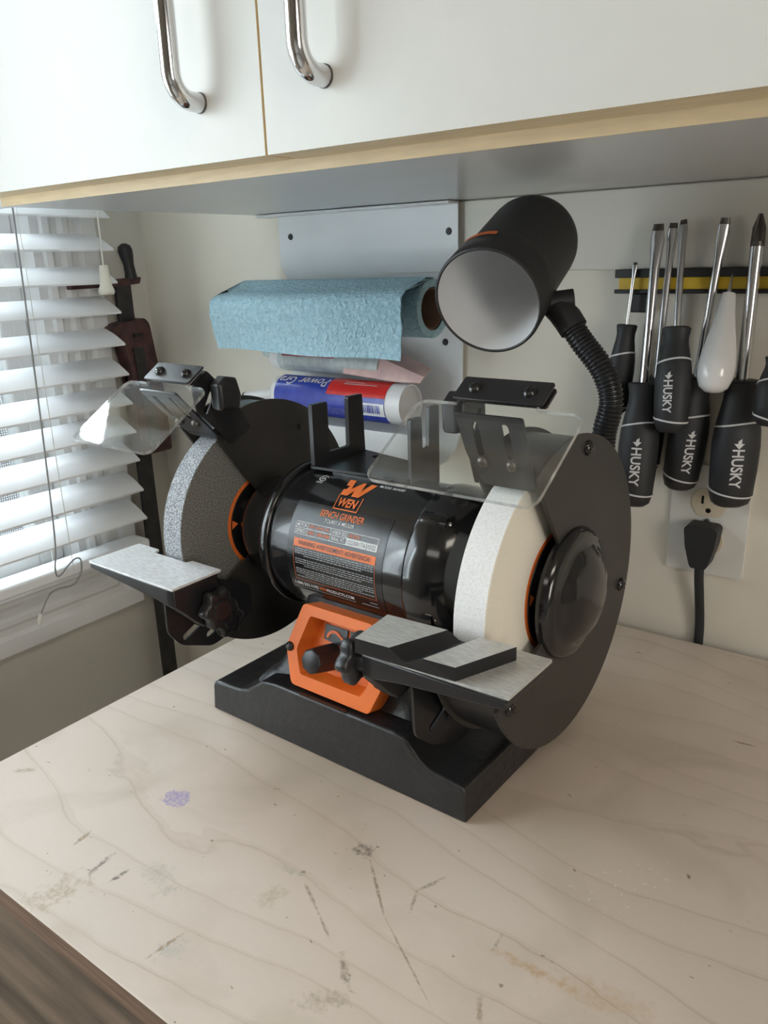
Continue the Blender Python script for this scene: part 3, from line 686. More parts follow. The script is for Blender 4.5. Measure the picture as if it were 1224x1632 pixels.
# ------------------------------------------------------------------ screwdrivers
HUSK = None
def screwdriver(tip, neck, end, sr, hr, kind, label, text=True, rot=0., hl=None, group='screwdrivers on the tool bar'):
    tip, neck, end = Vector(tip), Vector(neck), Vector(end)
    t = empty('screwdriver', end); tag(t, label, 'screwdriver', group)
    d = (tip - end); H = (neck - end).length; Ln = d.length; ax = d.normalized()
    # local frame: z along shaft, -y toward the viewer
    y = Vector((-.2, .98, 0)); y = (y - ax * y.dot(ax)).normalized(); x = y.cross(ax)
    Mt = Matrix((x, y, ax)).transposed().to_4x4() @ Matrix.Rotation(rot, 4, 'Z')
    t.rotation_euler = Mt.to_euler()
    k = hr
    prof_h = [(0, .0), (k * .55, .0005), (k * .80, .004), (k * .93, H * .10), (k * 1.0, H * .30), (k * 1.02, H * .50), (k * .97, H * .62), (k * .84, H * .74), (k * .72, H * .84), (k * .70, H * .90), (k * .77, H * .96), (k * .80, H * .985), (k * .70, H), (sr * 1.3, H)]
    g = G(); loops = []
    for r, z in prof_h:
        loops.append([(max(r, 1e-5) * (1 + .05 * math.cos(3 * a + .5)) * math.cos(a), max(r, 1e-5) * (1 + .05 * math.cos(3 * a + .5)) * math.sin(a), z) for a in [2 * pi * i / 36 for i in range(36)]])
    g.loft(loops); g.obj('handle', 'rubber_black', t, smooth=50)
    def rad(z):
        for i in range(len(prof_h) - 1):
            (r0, z0), (r1, z1) = prof_h[i], prof_h[i + 1]
            if z0 <= z <= z1 and z1 > z0: return r0 + (r1 - r0) * (z - z0) / (z1 - z0)
        return k
    def pt(a, z, dr): 
        r = rad(z) * (1 + .05 * math.cos(3 * a + .5)) + dr
        return (r * math.cos(a), r * math.sin(a), z)
    for zc, amp in ((H * .66, .004), (H * .13, -.004)):
        lo = []
        for i in range(37):
            a = 2 * pi * i / 36; zz = zc + amp * math.sin(a * 1 + 2.2)
            lo.append([pt(a, zz - .0008, .0001), pt(a, zz - .0008, .0007), pt(a, zz + .0008, .0007), pt(a, zz + .0008, .0001)])
        G().loft(lo, cap=False).obj('white_stripe', 'white_print', t)
    if text:
        v, f = text2d('HUSKY', bold=.022, width=H * .31, height=hr * .52)
        g = G()
        g.add([pt(-pi / 2 + .16 + (p[1] - hr * .26) / hr, H * .49 - p[0], .0006) for p in v], f)
        # arrow-like emblem above the word
        s = hr * .30; e = [(.8, 0), (.0, .75), (.0, .32), (-.75, .32), (-.35, -.20), (.0, -.20), (.0, -.75)]
        g.add([pt(-pi / 2 + .16 + q[1] * s / hr, H * .535 - q[0] * s, .0006) for q in e], [(0, 1, 2, 5, 6), (2, 3, 4, 5)])
        g.obj('brand_lettering', 'white_print', t)
    g = G(); z0 = H - .002; L1 = Ln
    if kind == 'flat':
        c12 = lambda r, z, sx=1, sy=1: [(r * sx * math.cos(2 * pi * i / 16), r * sy * math.sin(2 * pi * i / 16), z) for i in range(16)]
        zt = L1 - sr * 9
        g.loft([c12(sr, z0), c12(sr, zt), c12(sr, L1 - sr * 3.2, 1.45, .55), c12(sr, L1 - sr * 1.3, 1.15, .32)]); g.obj('shaft', 'steel', t, smooth=40)
        G().loft([c12(sr, L1 - sr * 1.35, 1.16, .33), c12(sr, L1, 1.0, .18)]).obj('tip', 'dark_steel', t, smooth=40)
    elif kind == 'phillips':
        c12 = lambda r, z: [(r * math.cos(2 * pi * i / 16), r * math.sin(2 * pi * i / 16), z) for i in range(16)]
        g.loft([c12(sr, z0), c12(sr, L1 - sr * 4.6)]); g.obj('shaft', 'steel', t, smooth=40)
        def st_(r, z): return [((r * (1 if i % 2 == 0 else .55)) * math.cos(2 * pi * i / 16 * 1), (r * (1 if i % 2 == 0 else .55)) * math.sin(2 * pi * i / 16), z) for i in range(16)]
        G().loft([c12(sr * 1.02, L1 - sr * 4.7), c12(sr * 1.02, L1 - sr * 4.0), st_(sr * .95, L1 - sr * 2), st_(sr * .3, L1)]).obj('tip', 'dark_steel', t, smooth=30)
    return t
def sc(p, Y): 
    k = Y / .775; return (p[0] * k, Y, .4 + (p[1] - .4) * k)
def drv(a, b, c, ya, yb, yc, *r, **k): return screwdriver(sc(a, ya), sc(b, yb), sc(c, yc), *r, **k)
drv((-.2724, .3904), (-.2809, .3329), (-.2840, .2450), .797, .790, .788, .0017, .0125, 'flat', 'small black screwdriver, leftmost on the bar, half hidden by the lamp neck', text=False)
drv((-.253, .4236), (-.2561, .2777), (-.2595, .1513), .794, .768, .758, .0046, .0186, 'flat', 'large flat black screwdriver right beside the lamp neck', rot=-.1)
drv((-.2394, .424), (-.2450, .2843), (-.2485, .19), .797, .803, .8055, .0035, .0132, 'flat', 'black screwdriver mostly hidden behind the large flat one', text=False)
drv((-.2307, .4262), (-.2303, .3322), (-.2276, .2307), .794, .758, .750, .0032, .0160, 'flat', 'short-handled black screwdriver hanging highest in front', rot=-.35)
drv((-.1946, .426), (-.2098, .2865), (-.2159, .1764), .795, .794, .798, .0040, .0183, 'flat', 'tilted flat black screwdriver left of the white handle', rot=.15)
drv((-.1663, .428), (-.1648, .2852), (-.1679, .1665), .794, .786, .789, .0058, .0212, 'phillips', 'large cross-tip black screwdriver over the wall outlet', rot=.05)
drv((-.1330, .43), (-.1390, .3080), (-.1410, .2450), .794, .762, .756, .0045, .0150, 'flat', 'black screwdriver at the right edge of the picture', text=False)
aw = empty('scratch_awl', sc((-.1921, .2724), .756)); tag(aw, 'white teardrop-handled awl between the black screwdrivers', 'awl', 'screwdrivers on the tool bar')
e0, e1, e2 = Vector(sc((-.1921, .2724), .756)), Vector(sc((-.1864, .3623), .786)), Vector(sc((-.1845, .3811), .796))
ax = (e2 - e0).normalized(); y = Vector((-.2, .98, 0)); y = (y - ax * y.dot(ax)).normalized(); x = y.cross(ax)
aw.rotation_euler = Matrix((x, y, ax)).transposed().to_euler()
H = (e1 - e0).length
G().lathe([(0, 0), (.007, .0008), (.0125, .005), (.0158, .014), (.0165, .024), (.0150, .038), (.0115, .056), (.0085, .072), (.0066, H - .004), (.0060, H), (0, H)], 'z', (0, 0), 32).obj('handle', 'awl_white', aw, smooth=60)
G().lathe([(.0021, H - .002), (.0022, H + .004), (.0013, H + .008), (.0010, H + .016), (0, H + .0195)], 'z', (0, 0), 12).obj('spike', 'steel', aw, smooth=50)

# ------------------------------------------------------------------ wall outlet and plug
ol = tag(empty('wall_outlet', (-.1945, YW, .1345)), 'white duplex outlet cover with almond sockets below the screwdrivers', 'outlet')
def olo(g, n, m, p=None, **k):
    g.v = [(a + .1945, b - YW, c - .1345) for a, b, c in g.v]; return g.obj(n, m, p or ol, **k)
OX0, OX1, OZ0, OZ1 = -.2325, -.1560, .0772, .1925
olo(G().plate(rpoly([(OX0, OZ0), (OX1, OZ0), (OX1, OZ1), (OX0, OZ1)], .003), [], XZ, .8145, YW - .0002), 'cover_plate', 'cover_white', bevel=.0015, bseg=3)
for cz in (.1540, .1150):
    cx = -.1943; pts = []
    for i in range(32):
        a = 2 * pi * i / 32; px, pz = .0172 * math.cos(a), .0172 * math.sin(a); pts.append((cx + px, cz + max(-.0140, min(.0140, pz))))
    so = olo(G().plate(pts, [], XZ, .8130, .8144), 'socket', 'almond', bevel=.0004)
    for dx, h in ((-.0063, .0042), (.0063, .0034)):
        olo(G().box((cx + dx - .0011, .8126, cz + .003 - h), (cx + dx + .0011, .8131, cz + .003 + h)), 'slot', 'black_print', so)
    olo(G().plate(circ(cx, cz - .0078, .0026, 14), [], XZ, .8126, .8131), 'ground_hole', 'black_print', so)
g = G().lathe([(0, .8120), (.0028, .8124), (.0034, .8142)], 'y', (-.1944, .1345), 16); olo(g, 'screw', 'steel', smooth=40)

pc = tag(empty('power_cord', (-.193, .806, 0)), 'black power plug in the lower socket with cord hanging down', 'power cord')
def pco(g, n, m, **k):
    g.v = [(a + .193, b - .806, c) for a, b, c in g.v]; return g.obj(n, m, pc, **k)
def rr_(cx, cz, w, h, y, r=.004): return [(p[0], y, p[1]) for p in rpoly([(cx - w, cz - h), (cx + w, cz - h), (cx + w, cz + h), (cx - w, cz + h)], r, 4)]
pts0 = [(-.2108, .1315), (-.2075, .1350), (-.1815, .1350), (-.1780, .1315), (-.1800, .1130), (-.1850, .0935), (-.1870, .0900), (-.2010, .0900), (-.2030, .0935), (-.2085, .1130)]
pco(G().plate(rpoly(pts0, .003, 3), [], XZ, .7900, .8118), 'plug', 'rubber_black', bevel=.0035, bseg=3)
cp = smoothpath([(-.1945, .800, .094), (-.1942, .801, .078), (-.1932, .806, .055), (-.1918, .811, .028), (-.1912, .8128, .004), (-.1910, .8130, -.06), (-.1910, .8130, -.20)], 5)
g = G(); lp = []
for p in cp: lp.append([(p[0] + .0049 * math.cos(2 * pi * i / 16), p[1] + .0032 * math.sin(2 * pi * i / 16), p[2]) for i in range(16)])
pco(g.loft(lp), 'cord', 'rubber_black', smooth=60)


# ------------------------------------------------------------------ bench grinder (local: x right, y back, z up)
GR = tag(empty('bench_grinder', (-.393, .4265, 0), R(-1.4)), 'black bench grinder with grey and white wheels, eye shields and work lamp', 'bench grinder')
AV, AW = .0955, .1597            # wheel axis
RG, RWH = .1186, .1016           # guard and wheel radius
UL, UR = -.1619, .1495           # wheel centres
def go(g, n, m, parent=GR, **k): return g.obj(n, m, parent, **k)
def screw(p, nrm, r=.0045, parent=GR, m='black_gloss', name='screw', h=.003):
    g = G(); q = Vector(nrm).to_track_quat('Z', 'Y').to_matrix().to_4x4(); g.M = Matrix.Translation(p) @ q
    g.lathe([(r, -.0003), (r, .0008), (r * .8, h * .75), (r * .4, h), (r * .3, h), (0, h * .45)], 'z', (0, 0), 18)
    g.box((-r * .5, -r * .1, h * .75), (r * .5, r * .1, h * 1.06)); g.box((-r * .1, -r * .5, h * .75), (r * .1, r * .5, h * 1.06))
    return g.obj(name, m, parent, smooth=45)

# --- cast base
def base_prof(s):  # half-profile in (u,w), s shrinks toward the rear
    return [(-.136, 0), (-.1335, .026), (-.1300, .0310), (-.112, .0322), (-.098, .0332), (-.086, .0365), (-.076, .0440), (-.066, .0515), (-.050, .0540), (.078, .0540),
            (.0896, .0520), (.0970, .0440), (.1030, .0375), (.1120, .0335), (.1400, .0310), (.1432, .0275), (.1440, 0)]
g = G(); loops = []
for v, dz, ins in ((0, 0, 0), (.060, 0, 0), (.1270, 0, .0), (.1900, 0, 0)):
    loops.append([(u, v, max(0, w)) for u, w in base_prof(0)])
g.loft(loops)
bs = go(g, 'base', 'cast_iron', bevel=.0025, bseg=3)
# shallow arch relief under the front edge and the slot in the ledge
go(G().box((-.020, -.0004, .0535), (.030, .010, .0546)), 'ledge_slot', 'black_print', parent=bs)
# --- pedestal
g = G(); loops = []
for w, hl, hr_, v0, v1 in ((.040, .0960, .0880, .012, .182), (.050, .0870, .0820, .017, .178), (.054, .0815, .0770, .0200, .176), (.060, .0755, .0720, .0235, .172), (.070, .0700, .0670, .0265, .168), (.082, .0660, .0640, .0300, .162), (.095, .0625, .0610, .0335, .155), (.110, .0585, .0580, .0375, .150), (.128, .0530, .0540, .042, .145)):
    c = .0075
    loops.append([(p[0], p[1], w) for p in rpoly([(c - hl, v0), (c + hr_, v0), (c + hr_, v1), (c - hl, v1)], .010, 4)])
g.loft(loops); go(g, 'pedestal', 'cast_iron', smooth=50)

# --- orange switch panel (leans back with the pedestal)
TLT = math.atan2(.0175, .069)
PM = Matrix.Translation((.0075, .0150, .0545)) @ Matrix.Rotation(-TLT, 4, 'X')
PMx = PM @ Matrix(((1, 0, 0, 0), (0, 0, 1, 0), (0, 1, 0, 0), (0, 0, 0, 1)))      # (x, up, depth)
def pxy(p, t): return tuple(PMx @ Vector((p[0], p[1], t)))
hexo = rpoly([(-.0425, 0), (.0425, -.0005), (.0520, .0235), (.0365, .0715), (-.0385, .0715), (-.0525, .0310)], .0040, 4)
hexi = rpoly([(-.0335, .0110), (.0325, .0110), (.0390, .0245), (.0285, .0625), (-.0295, .0625), (-.0405, .0315)], .0030, 4)
def scl(poly, k, dy): return [(p[0] * k, (p[1] - .036) * k + .036 + dy) for p in poly]
g = G(); g.plate(hexo, [hexi], pxy, -.0100, .0085)
pn = go(g, 'switch_panel', 'orange_plastic', bevel=.0010)
g = G(); n = len(hexi)
dpt = scl(hexi, .86, 0)
g.loft([[pxy(p, -.0095) for p in hexi], [pxy(p, .0045) for p in dpt]], cap=False); g.add([pxy(p, .0045) for p in dpt], [tuple(range(n))])
go(g, 'panel_recess', 'orange_plastic', parent=pn, smooth=35)
go(G().plate([(-.0225, .0430), (.0020, .0400), (.0020, .0560), (-.0225, .0560)], [], pxy, .0030, .0044), 'arrow_plate', 'black_print', parent=pn)
go(G().plate([(.0050, .0400), (.0250, .0400), (.0250, .0560), (.0050, .0560)], [], pxy, .0030, .0044), 'dial_plate', 'black_print', parent=pn)
ar = [(-.0112 + .0085 * math.cos(a), .0450 + .0078 * math.sin(a)) for a in [pi - i * pi * .82 / 12 for i in range(13)]] + [(-.0112 + .0060 * math.cos(a), .0450 + .0052 * math.sin(a)) for a in [pi * .18 + i * pi * .82 / 12 for i in range(13)]]
go(G().plate(ar, [], pxy, .0022, .0031).plate([(-.0058, .0500), (.0006, .0478), (-.0010, .0425)], [], pxy, .0022, .0031), 'direction_arrow', 'orange_print', parent=pn)
sk = Matrix.Translation((PM @ Vector((-.0120, 0, .0300)))) @ PM.to_quaternion().to_matrix().to_4x4()
g = G(); g.M = sk; g.lathe([(.0120, .006), (.0120, -.004), (.0112, -.020), (.0104, -.0235), (.0060, -.0250), (0, -.0250)], 'y', (0, 0), 8)
go(g, 'switch_knob', 'black_satin', parent=pn, bevel=.0008)
for x, z in ((-.0480, .0315), (.0480, .0270)):
    screw(tuple(PMx @ Vector((x, z, -.0100))), tuple(PM.to_3x3() @ Vector((0, -1, 0))), .0042, pn)

# --- motor
RM = .0645; UM0, UM1 = -.080, .067
go(G().lathe([(RM - .004, UM0), (RM - .0004, UM0), (RM, UM0 + .001), (RM, UM1)], 'x', (AV, AW), 96), 'motor_can', 'black_gloss', smooth=40)
go(G().lathe([(.030, -.1395), (.040, -.1390), (.0455, -.1300), (.0475, -.1150), (.0470, -.1040), (.0500, -.0960), (.0585, -.0910), (.0655, -.0880), (.0672, -.0850), (.0672, -.0795), (.0660, -.0780), (.0648, -.0778)], 'x', (AV, AW), 96), 'end_bell', 'black_gloss', smooth=50)
go(G().lathe([(.0647, UM1 - .001), (.0662, UM1), (.0668, UM1 + .003), (.0665, UM1 + .016), (.0640, UM1 + .026), (.0590, UM1 + .036), (.0500, UM1 + .043), (.0440, UM1 + .047), (.0430, .1280)], 'x', (AV, AW), 96), 'end_bell', 'black_gloss', smooth=50)
for ang in (52, -20, 160):
    a = R(ang); cv, cw = AV - .0600 * math.cos(a), AW + .0600 * math.sin(a)
    for uu, sgn in ((UM1 + .004, 1),):
        lug = go(G().lathe([(.0085, uu), (.0085, uu + .018), (.0070, uu + .0215), (.0030, uu + .0220), (0, uu + .0220)], 'x', (cv, cw), 20), 'bolt_lug', 'black_gloss', smooth=50)
        screw((uu + .0222, cv, cw), (1, 0, 0), .0038, lug, 'steel')
# label on the motor
def cyl(u, a, dr=.0003): return (u, AV - (RM + dr) * math.cos(a), AW + (RM + dr) * math.sin(a))
v, f = grid2d(-.0545, R(-26), .0475, R(46), 3, 30); lb = go(G().add([cyl(*p) for p in v], f), 'name_plate', 'label_black', smooth=60)
def ctext(s, u0, u1, a0, a1, m, name, bold=0., shear=0., dr=.0006, flipn=False):
    v, f = text2d(s, shear=shear, bold=bold, width=u1 - u0, height=R(a1 - a0) * RM)
    return go(G().add([cyl(u0 + p[0], R(a0) + p[1] / RM, dr) for p in v], f), name, m, parent=lb)
def crect(g, u0, a0, u1, a1, dr=.0006, n=10):
    v, f = grid2d(u0, R(a0), u1, R(a1), 1, max(1, n)); g.add([cyl(*p, dr) for p in v], f)
def cpoly(g, pts, dr=.0007): g.add([cyl(u, R(a), dr) for u, a in pts], [tuple(range(len(pts)))])
# logo: big slanted W over a framed word
g = G()
def lw(x, y):  # unit logo coords -> (u, angle)
    return (-.0165 + x * .0255 - (1 - 0) * y * .0035 + x * y * .0030, 44.6 + y * 30.0)
q = lambda pts: cpoly(g, [lw(*p) for p in pts])
q([(.0, 1.0), (.23, 1.0), (.30, .66), (.31, .42), (.03, .42)]); q([(.30, .66), (.56, .95), (.66, .95), (.46, .63), (.31, .42)])
q([(.66, .95), (.70, .62), (.72, .42), (.48, .42), (.46, .63)]); q([(.70, .62), (.86, .95), (1.07, .95), (.76, .42), (.72, .42)])
q([(0, 0), (1, 0), (1, .03), (0, .03)]); q([(0, .0), (.028, .0), (.05, .43), (.022, .43)]); q([(.972, 0), (1, 0), (.985, .43), (.955, .43)])
go(g, 'logo', 'orange_print', parent=lb)
v, f = text2d('WEN', shear=.15, bold=.03, width=.74, height=.25)
go(G().add([cyl(*(lambda q_: (q_[0], R(q_[1])))(lw(.13 + p[0], .09 + p[1])), .0007) for p in v], f), 'logo_word', 'orange_print', parent=lb)
ctext('BENCH GRINDER', -.0262, .0200, 37.0, 42.3, 'orange_print', 'title', .010)
ctext('TOURET À MEULER', -.0190, .0123, 32.9, 36.3, 'white_print', 'subtitle', .003)
ctext('MODEL BG4280', .0130, .0385, 71.7, 74.3, 'white_print', 'model_number', .004, .2)
# certification mark
g = G(); cu, ca = -.0465, 70.5
ringp = [(cu + .0042 * math.cos(t), ca + 3.7 * math.sin(t)) for t in [R(20) + i * R(320) / 20 for i in range(21)]]
ringq = [(cu + .0035 * math.cos(t), ca + 3.05 * math.sin(t)) for t in [R(20) + i * R(320) / 20 for i in range(21)]]
for i in range(20): cpoly(g, [ringp[i], ringp[i + 1], ringq[i + 1], ringq[i]])
go(g, 'certification_ring', 'white_print', parent=lb)
ctext('SA', -.0489, -.0440, 69.0, 72.2, 'white_print', 'certification_letters', .01)
ctext('220002', -.0508, -.0438, 64.6, 66.2, 'white_print', 'certification_number')
# data table
g = G(); U0, U1, UA, UB, UC = -.0475, .0400, -.0345, -.0090, .0085
for a in (29.9, 25.4, 20.7): crect(g, U0, a - .16, U1, a + .16, n=1)
for u in (U0, UA, UB, UC, U1): crect(g, u - .0002, 20.7, u + .0002, 29.9, n=4)
go(g, 'table_lines', 'white_print', parent=lb)
for s_, u0, u1, a0, m_ in (('MOTOR', -.0464, -.0358, 26.3, 'white_print'), ('SPEED', -.0464, -.0358, 21.7, 'white_print'), ('120V, 60Hz, 5A', -.0334, -.0115, 26.3, 'orange_print'), ('2000 - 3400 RPM', -.0334, -.0100, 21.7, 'orange_print'),
                           ('ARBOR SIZE', -.0076, .0075, 26.3, 'white_print'), ('SERIAL NO.', -.0076, .0070, 21.7, 'white_print'), ('5/8 INCH', .0097, .0215, 26.3, 'orange_print')):
    ctext(s_, u0, u1, a0, a0 + 2.7, m_, 'table_text', .006)
g = G(); crect(g, UC + .0003, 20.9, .0292, 25.2, .0005, 3); crect(g, .0298, 20.9, U1 - .0003, 25.2, .0005, 3); go(g, 'serial_sticker', 'white_print', parent=lb)
ctext('12223001736', .0096, .0285, 21.5, 24.6, 'black_print', 'serial_number', .0, 0, .0009)
ctext('03/22', .0308, .0388, 21.5, 24.6, 'black_print', 'serial_date', .0, 0, .0009)
# warning box
g = G()
pts = rpoly([(-.0470, 11.4), (.0405, 11.4), (.0405, 18.0), (-.0470, 18.0)], 1e-9)
crect(g, -.0470, 11.4, .0405, 17.6, .0006, 6); go(g, 'warning_header', 'orange_print', parent=lb)
ctext('WARNING! AVERTISSEMENT! ADVERTENCIA!', -.0420, .0355, 12.9, 16.3, 'black_print', 'warning_title', .008, 0, .0009)
g = G()
crect(g, -.0470, -15.2, -.0467, 11.4, n=8); crect(g, .0402, -15.2, .0405, 11.4, n=8); crect(g, -.0470, -15.4, .0405, -15.1, n=1)
go(g, 'warning_frame', 'orange_print', parent=lb)
g = G(); random.seed(21); a = 9.8; k = 0
while a > -14.0:
    if k in (4, 9): a -= 1.4; k += 1; continue
    u = -.0450 + (.010 if k in (3, 8, 13) else 0); end = .0390 - (.012 if k in (3, 8, 13) else 0)
    while u < end:
        w = random.uniform(.0012, .0042); crect(g, u, a - .36, min(u + w, end), a + .36, n=1); u += w + .0007
    a -= 1.62; k += 1
go(g, 'warning_text', 'grey_print', parent=lb)
ctext('1-800-232-1195', -.0500, -.0235, -21.0, -18.2, 'white_print', 'phone_number', .012)
ctext('WEN', -.0225, -.0145, -21.0, -18.2, 'orange_print', 'web_address', .012)
ctext('PRODUCTS.COM', -.0140, .0155, -21.0, -18.2, 'white_print', 'web_address', .012)
g = G(); random.seed(4); u = -.050
while u < .016: 
    w = random.uniform(.001, .004); crect(g, u, -23.3, u + w, -22.6, n=1); u += w + .0007
crect(g, .0325, -19.5, .0400, -18.8, n=1); crect(g, .0230, -22.6, .0405, -21.9, n=1); go(g, 'small_text', 'grey_print', parent=lb)

# --- dressing-tool holder on top of the motor
hz = AW + RM + .0005
hd = go(G().plate(rpoly([(-.071, .082), (.032, .090), (.034, .134), (-.071, .158)], .003), [circ(-.040, .140, .005, 14)], XY, hz, hz + .0025).box((-.045, AV - .012, hz - .006), (.015, AV + .012, hz)), 'dresser_holder', 'black_satin', bevel=.0006)
go(G().plate(rpoly([(.0845, hz), (.0845, .2815), (.1050, .2815), (.1050, hz + .011), (.1330, hz + .011), (.1335, .2815), (.1540, .2815), (.1560, hz)], .0025), [], YZ, -.0710, -.0665), 'fork', 'black_satin', parent=hd, bevel=.0007)
go(G().plate(rpoly([(.0925, hz - .012), (.0925, .2770), (.1080, .2770), (.1090, .2490), (.1180, .2490), (.1190, .2830), (.1335, .2830), (.1335, hz - .012)], .0030), [], YZ, .0300, .0335), 'fork', 'black_satin', parent=hd, bevel=.0006)

# --- wheels
def wheel(uc, side, rim, nm):
    h = .0125
    w = go(G().lathe([(RWH, uc - h + .0006), (RWH, uc + h - .0006)], 'x', (AV, AW), 128).lathe([(.02, uc - h), (RWH - .0006, uc - h), (RWH, uc - h + .0006)], 'x', (AV, AW), 128).lathe([(.02, uc + h), (RWH - .0006, uc + h), (RWH, uc + h - .0006)], 'x', (AV, AW), 128), nm, [side, rim], smooth=40)
    for p in w.data.polygons:
        if abs(p.normal.x) < .3: p.material_index = 1
    return w
for uc, sd, rm, face in ((UL, 'wheel_grey_side', 'wheel_grey_rim', 1), (UR, 'wheel_white_side', 'wheel_white_rim', 1)):
    w = wheel(uc, sd, rm, 'grinding_wheel'); w['label'] = 'coarse grey grinding wheel' if uc < 0 else 'fine white grinding wheel'
    for s_ in (-1, 1):
        f0 = uc + s_ * .0126
        go(G().lathe([(.030, f0), (.0470, f0), (.0470, f0 + s_ * .0004), (.030, f0 + s_ * .0004)], 'x', (AV, AW), 64), 'paper_ring', 'orange_print', parent=w)
        go(G().lathe([(.0435, f0 + s_ * .0004), (.0432, f0 + s_ * .0012), (.0410, f0 + s_ * .0016), (.012, f0 + s_ * .0016)], 'x', (AV, AW), 64), 'paper_disc', 'black_print', parent=w)
        for a in (8, 128, 248):
            g = G(); a = R(a); e = [(.0435, -.10), (.0435, .10), (.0360, .02)]
            g.add([(f0 + s_ * .0021, AV - r * math.cos(a + t), AW + r * math.sin(a + t)) for r, t in e], [(0, 1, 2)])
            go(g, 'ring_arrow', 'orange_print', parent=w)
        go(G().lathe([(.034, f0 + s_ * .0018), (.034, f0 + s_ * .0050), (.030, f0 + s_ * .0065), (.008, f0 + s_ * .0065)], 'x', (AV, AW), 48), 'flange', 'black_gloss', parent=w, smooth=40)

# --- guards
def sector(r, a0, a1, n=72, c=None):   # angle from the front horizontal, going up and over
    pts = [(AV - r * math.cos(R(a0 + (a1 - a0) * i / n)), AW + r * math.sin(R(a0 + (a1 - a0) * i / n))) for i in range(n + 1)]
    return pts
def guard(u_in, u_out, s, a0, a1, dome_side):
    out = sector(RG, a0, a1)
    ctr_cut = [(AV - .012 * math.cos(R((a0 + a1) / 2)), AW + .012 * math.sin(R((a0 + a1) / 2)))]
    gi = go(G().plate(out + ctr_cut, [], YZ, u_in - .0008, u_in + .0008), 'guard_inner_plate', 'guard_black')
    for a in (120, 175, 230):
        screw((u_in - s * .0008, AV - .098 * math.cos(R(a)), AW + .098 * math.sin(R(a))), (-s, 0, 0), .0032, gi, 'black_satin', 'rivet', .0015)
    g = G(); rp = sector(RG - .0035, a0, a1); rq = sector(RG - .0050, a0, a1)
    lo, hi = min(u_in, u_out) + (.0008 if s > 0 else .0022), max(u_in, u_out) - (.0022 if s > 0 else .0008)
    g.loft([[(lo, p[0], p[1]) for p in rp], [(hi, p[0], p[1]) for p in rp], [(hi, p[0], p[1]) for p in rq], [(lo, p[0], p[1]) for p in rq], [(lo, p[0], p[1]) for p in rp]], cap=False, closed=False)
    go(g, 'guard_rim', 'black_satin', smooth=30)
    gc = go(G().plate(out + ctr_cut, [], YZ, u_out - s * .0022, u_out + s * .0008), 'guard_cover', 'guard_black', bevel=.0004)
    B = u_out
    pr_ = [(.0505, 0), (.0503, .0025), (.0490, .0055), (.0460, .0080), (.0420, .0088), (.0388, .0094), (.0365, .0112), (.0330, .0145), (.0260, .0188), (.0160, .0214), (.0070, .0222), (0, .0223)]
    go(G().lathe([(r, B + s * t) for r, t in pr_], 'x', (AV, AW), 72), 'cover_dome', 'black_gloss', parent=gc, smooth=60)
    # dome skirt closing behind the opening
    go(G().lathe([(.0505, B), (.0503, B - s * .0026), (.046, B - s * .0026)], 'x', (AV, AW), 72), 'dome_skirt', 'black_gloss', parent=gc, smooth=40)
    for a, r in ((196, .1035), (330, .1050), (100, .108)):
        screw((u_out + s * .0008, AV - r * math.cos(R(a)), AW + r * math.sin(R(a))), (s, 0, 0), .0058, gc, 'black_gloss', 'cover_screw', .004)
guard(-.1408, -.1850, -1, 58, 328, 1)
guard(.1287, .1747, 1, 59, 336, 1)

# --- tool rests
def star(cx, cy, r, lobes, amp, n=72, ph=0.): return [(cx + r * (1 + amp * math.cos(lobes * 2 * pi * i / n + ph)) * math.cos(2 * pi * i / n), cy + r * (1 + amp * math.cos(lobes * 2 * pi * i / n + ph)) * math.sin(2 * pi * i / n)) for i in range(n)]
def knob(u, v, w, r, th_, s, name='clamp_knob', parent=GR):
    g = G(); sh = star(0, 0, 1, 6, .13); L_ = []
    for k_, t in ((.86, 0), (.98, .12), (1, .3), (1, .7), (.95, .9), (.80, 1.0)):
        L_.append([(u + s * th_ * t, v + p[0] * r * k_, w + p[1] * r * k_) for p in sh])
    g.loft(L_); g.lathe([(r * .55, u + s * th_ * .98), (r * .5, u + s * th_ * 1.2), (0, u + s * th_ * 1.22)], 'x', (v, w), 24)
    g.lathe([(r * .5, u), (r * .45, u - s * .007)], 'x', (v, w), 20)
    return go(g, name, 'black_satin', parent=parent, smooth=50)
# left rest
WL = .1495
lr = go(G().prism([(-.2205, WL - .002), (-.1025, WL - .002), (-.1025, WL - .018), (-.1120, WL - .018), (-.1280, WL - .0150), (-.2205, WL - .0070)], 'y', -.0545, -.0085), 'tool_rest', 'black_satin', bevel=.0012)
lr['label'] = 'flat tool rest in front of the grey wheel'
ol_ = [(-.2205, -.0550), (-.1020, -.0550), (-.1020, -.0030), (-.1400, -.0030), (-.1420, -.0085), (-.1880, -.0085), (-.1900, -.0010), (-.2205, -.0010)]
go(G().plate(rpoly(ol_, .0008, 2), [], XY, WL - .002, WL), 'rest_plate', 'machined_aluminium', parent=lr)
go(G().prism([(-.0545, WL - .002), (-.0065, WL - .002), (-.0090, .120), (-.0140, .106), (-.0260, .104), (-.0360, .1130), (-.0545, .1320)], 'x', -.1120, -.1022), 'rest_arm', 'black_satin', parent=lr, bevel=.0015)
go(G().plate(rpoly([(-.0500, .1400), (-.0510, .1030), (-.0390, .0870), (-.0055, .0725), (.0180, .0770), (.0450, .0880), (.0450, .1150), (-.0060, .1400)], .006), [slot(-.0330, .0930, -.0140, .1010, .0065), slot(-.0080, .0850, .0060, .0900, .0060)], YZ, -.1230, -.1205), 'rest_bracket', 'black_satin', bevel=.0005)
go(G().tube([(-.1400, .020, .098), (-.1200, .020, .098)], .005, 14), 'bracket_bolt', 'steel')
knob(-.0985, -.0180, .1215, .0165, .0110, 1)
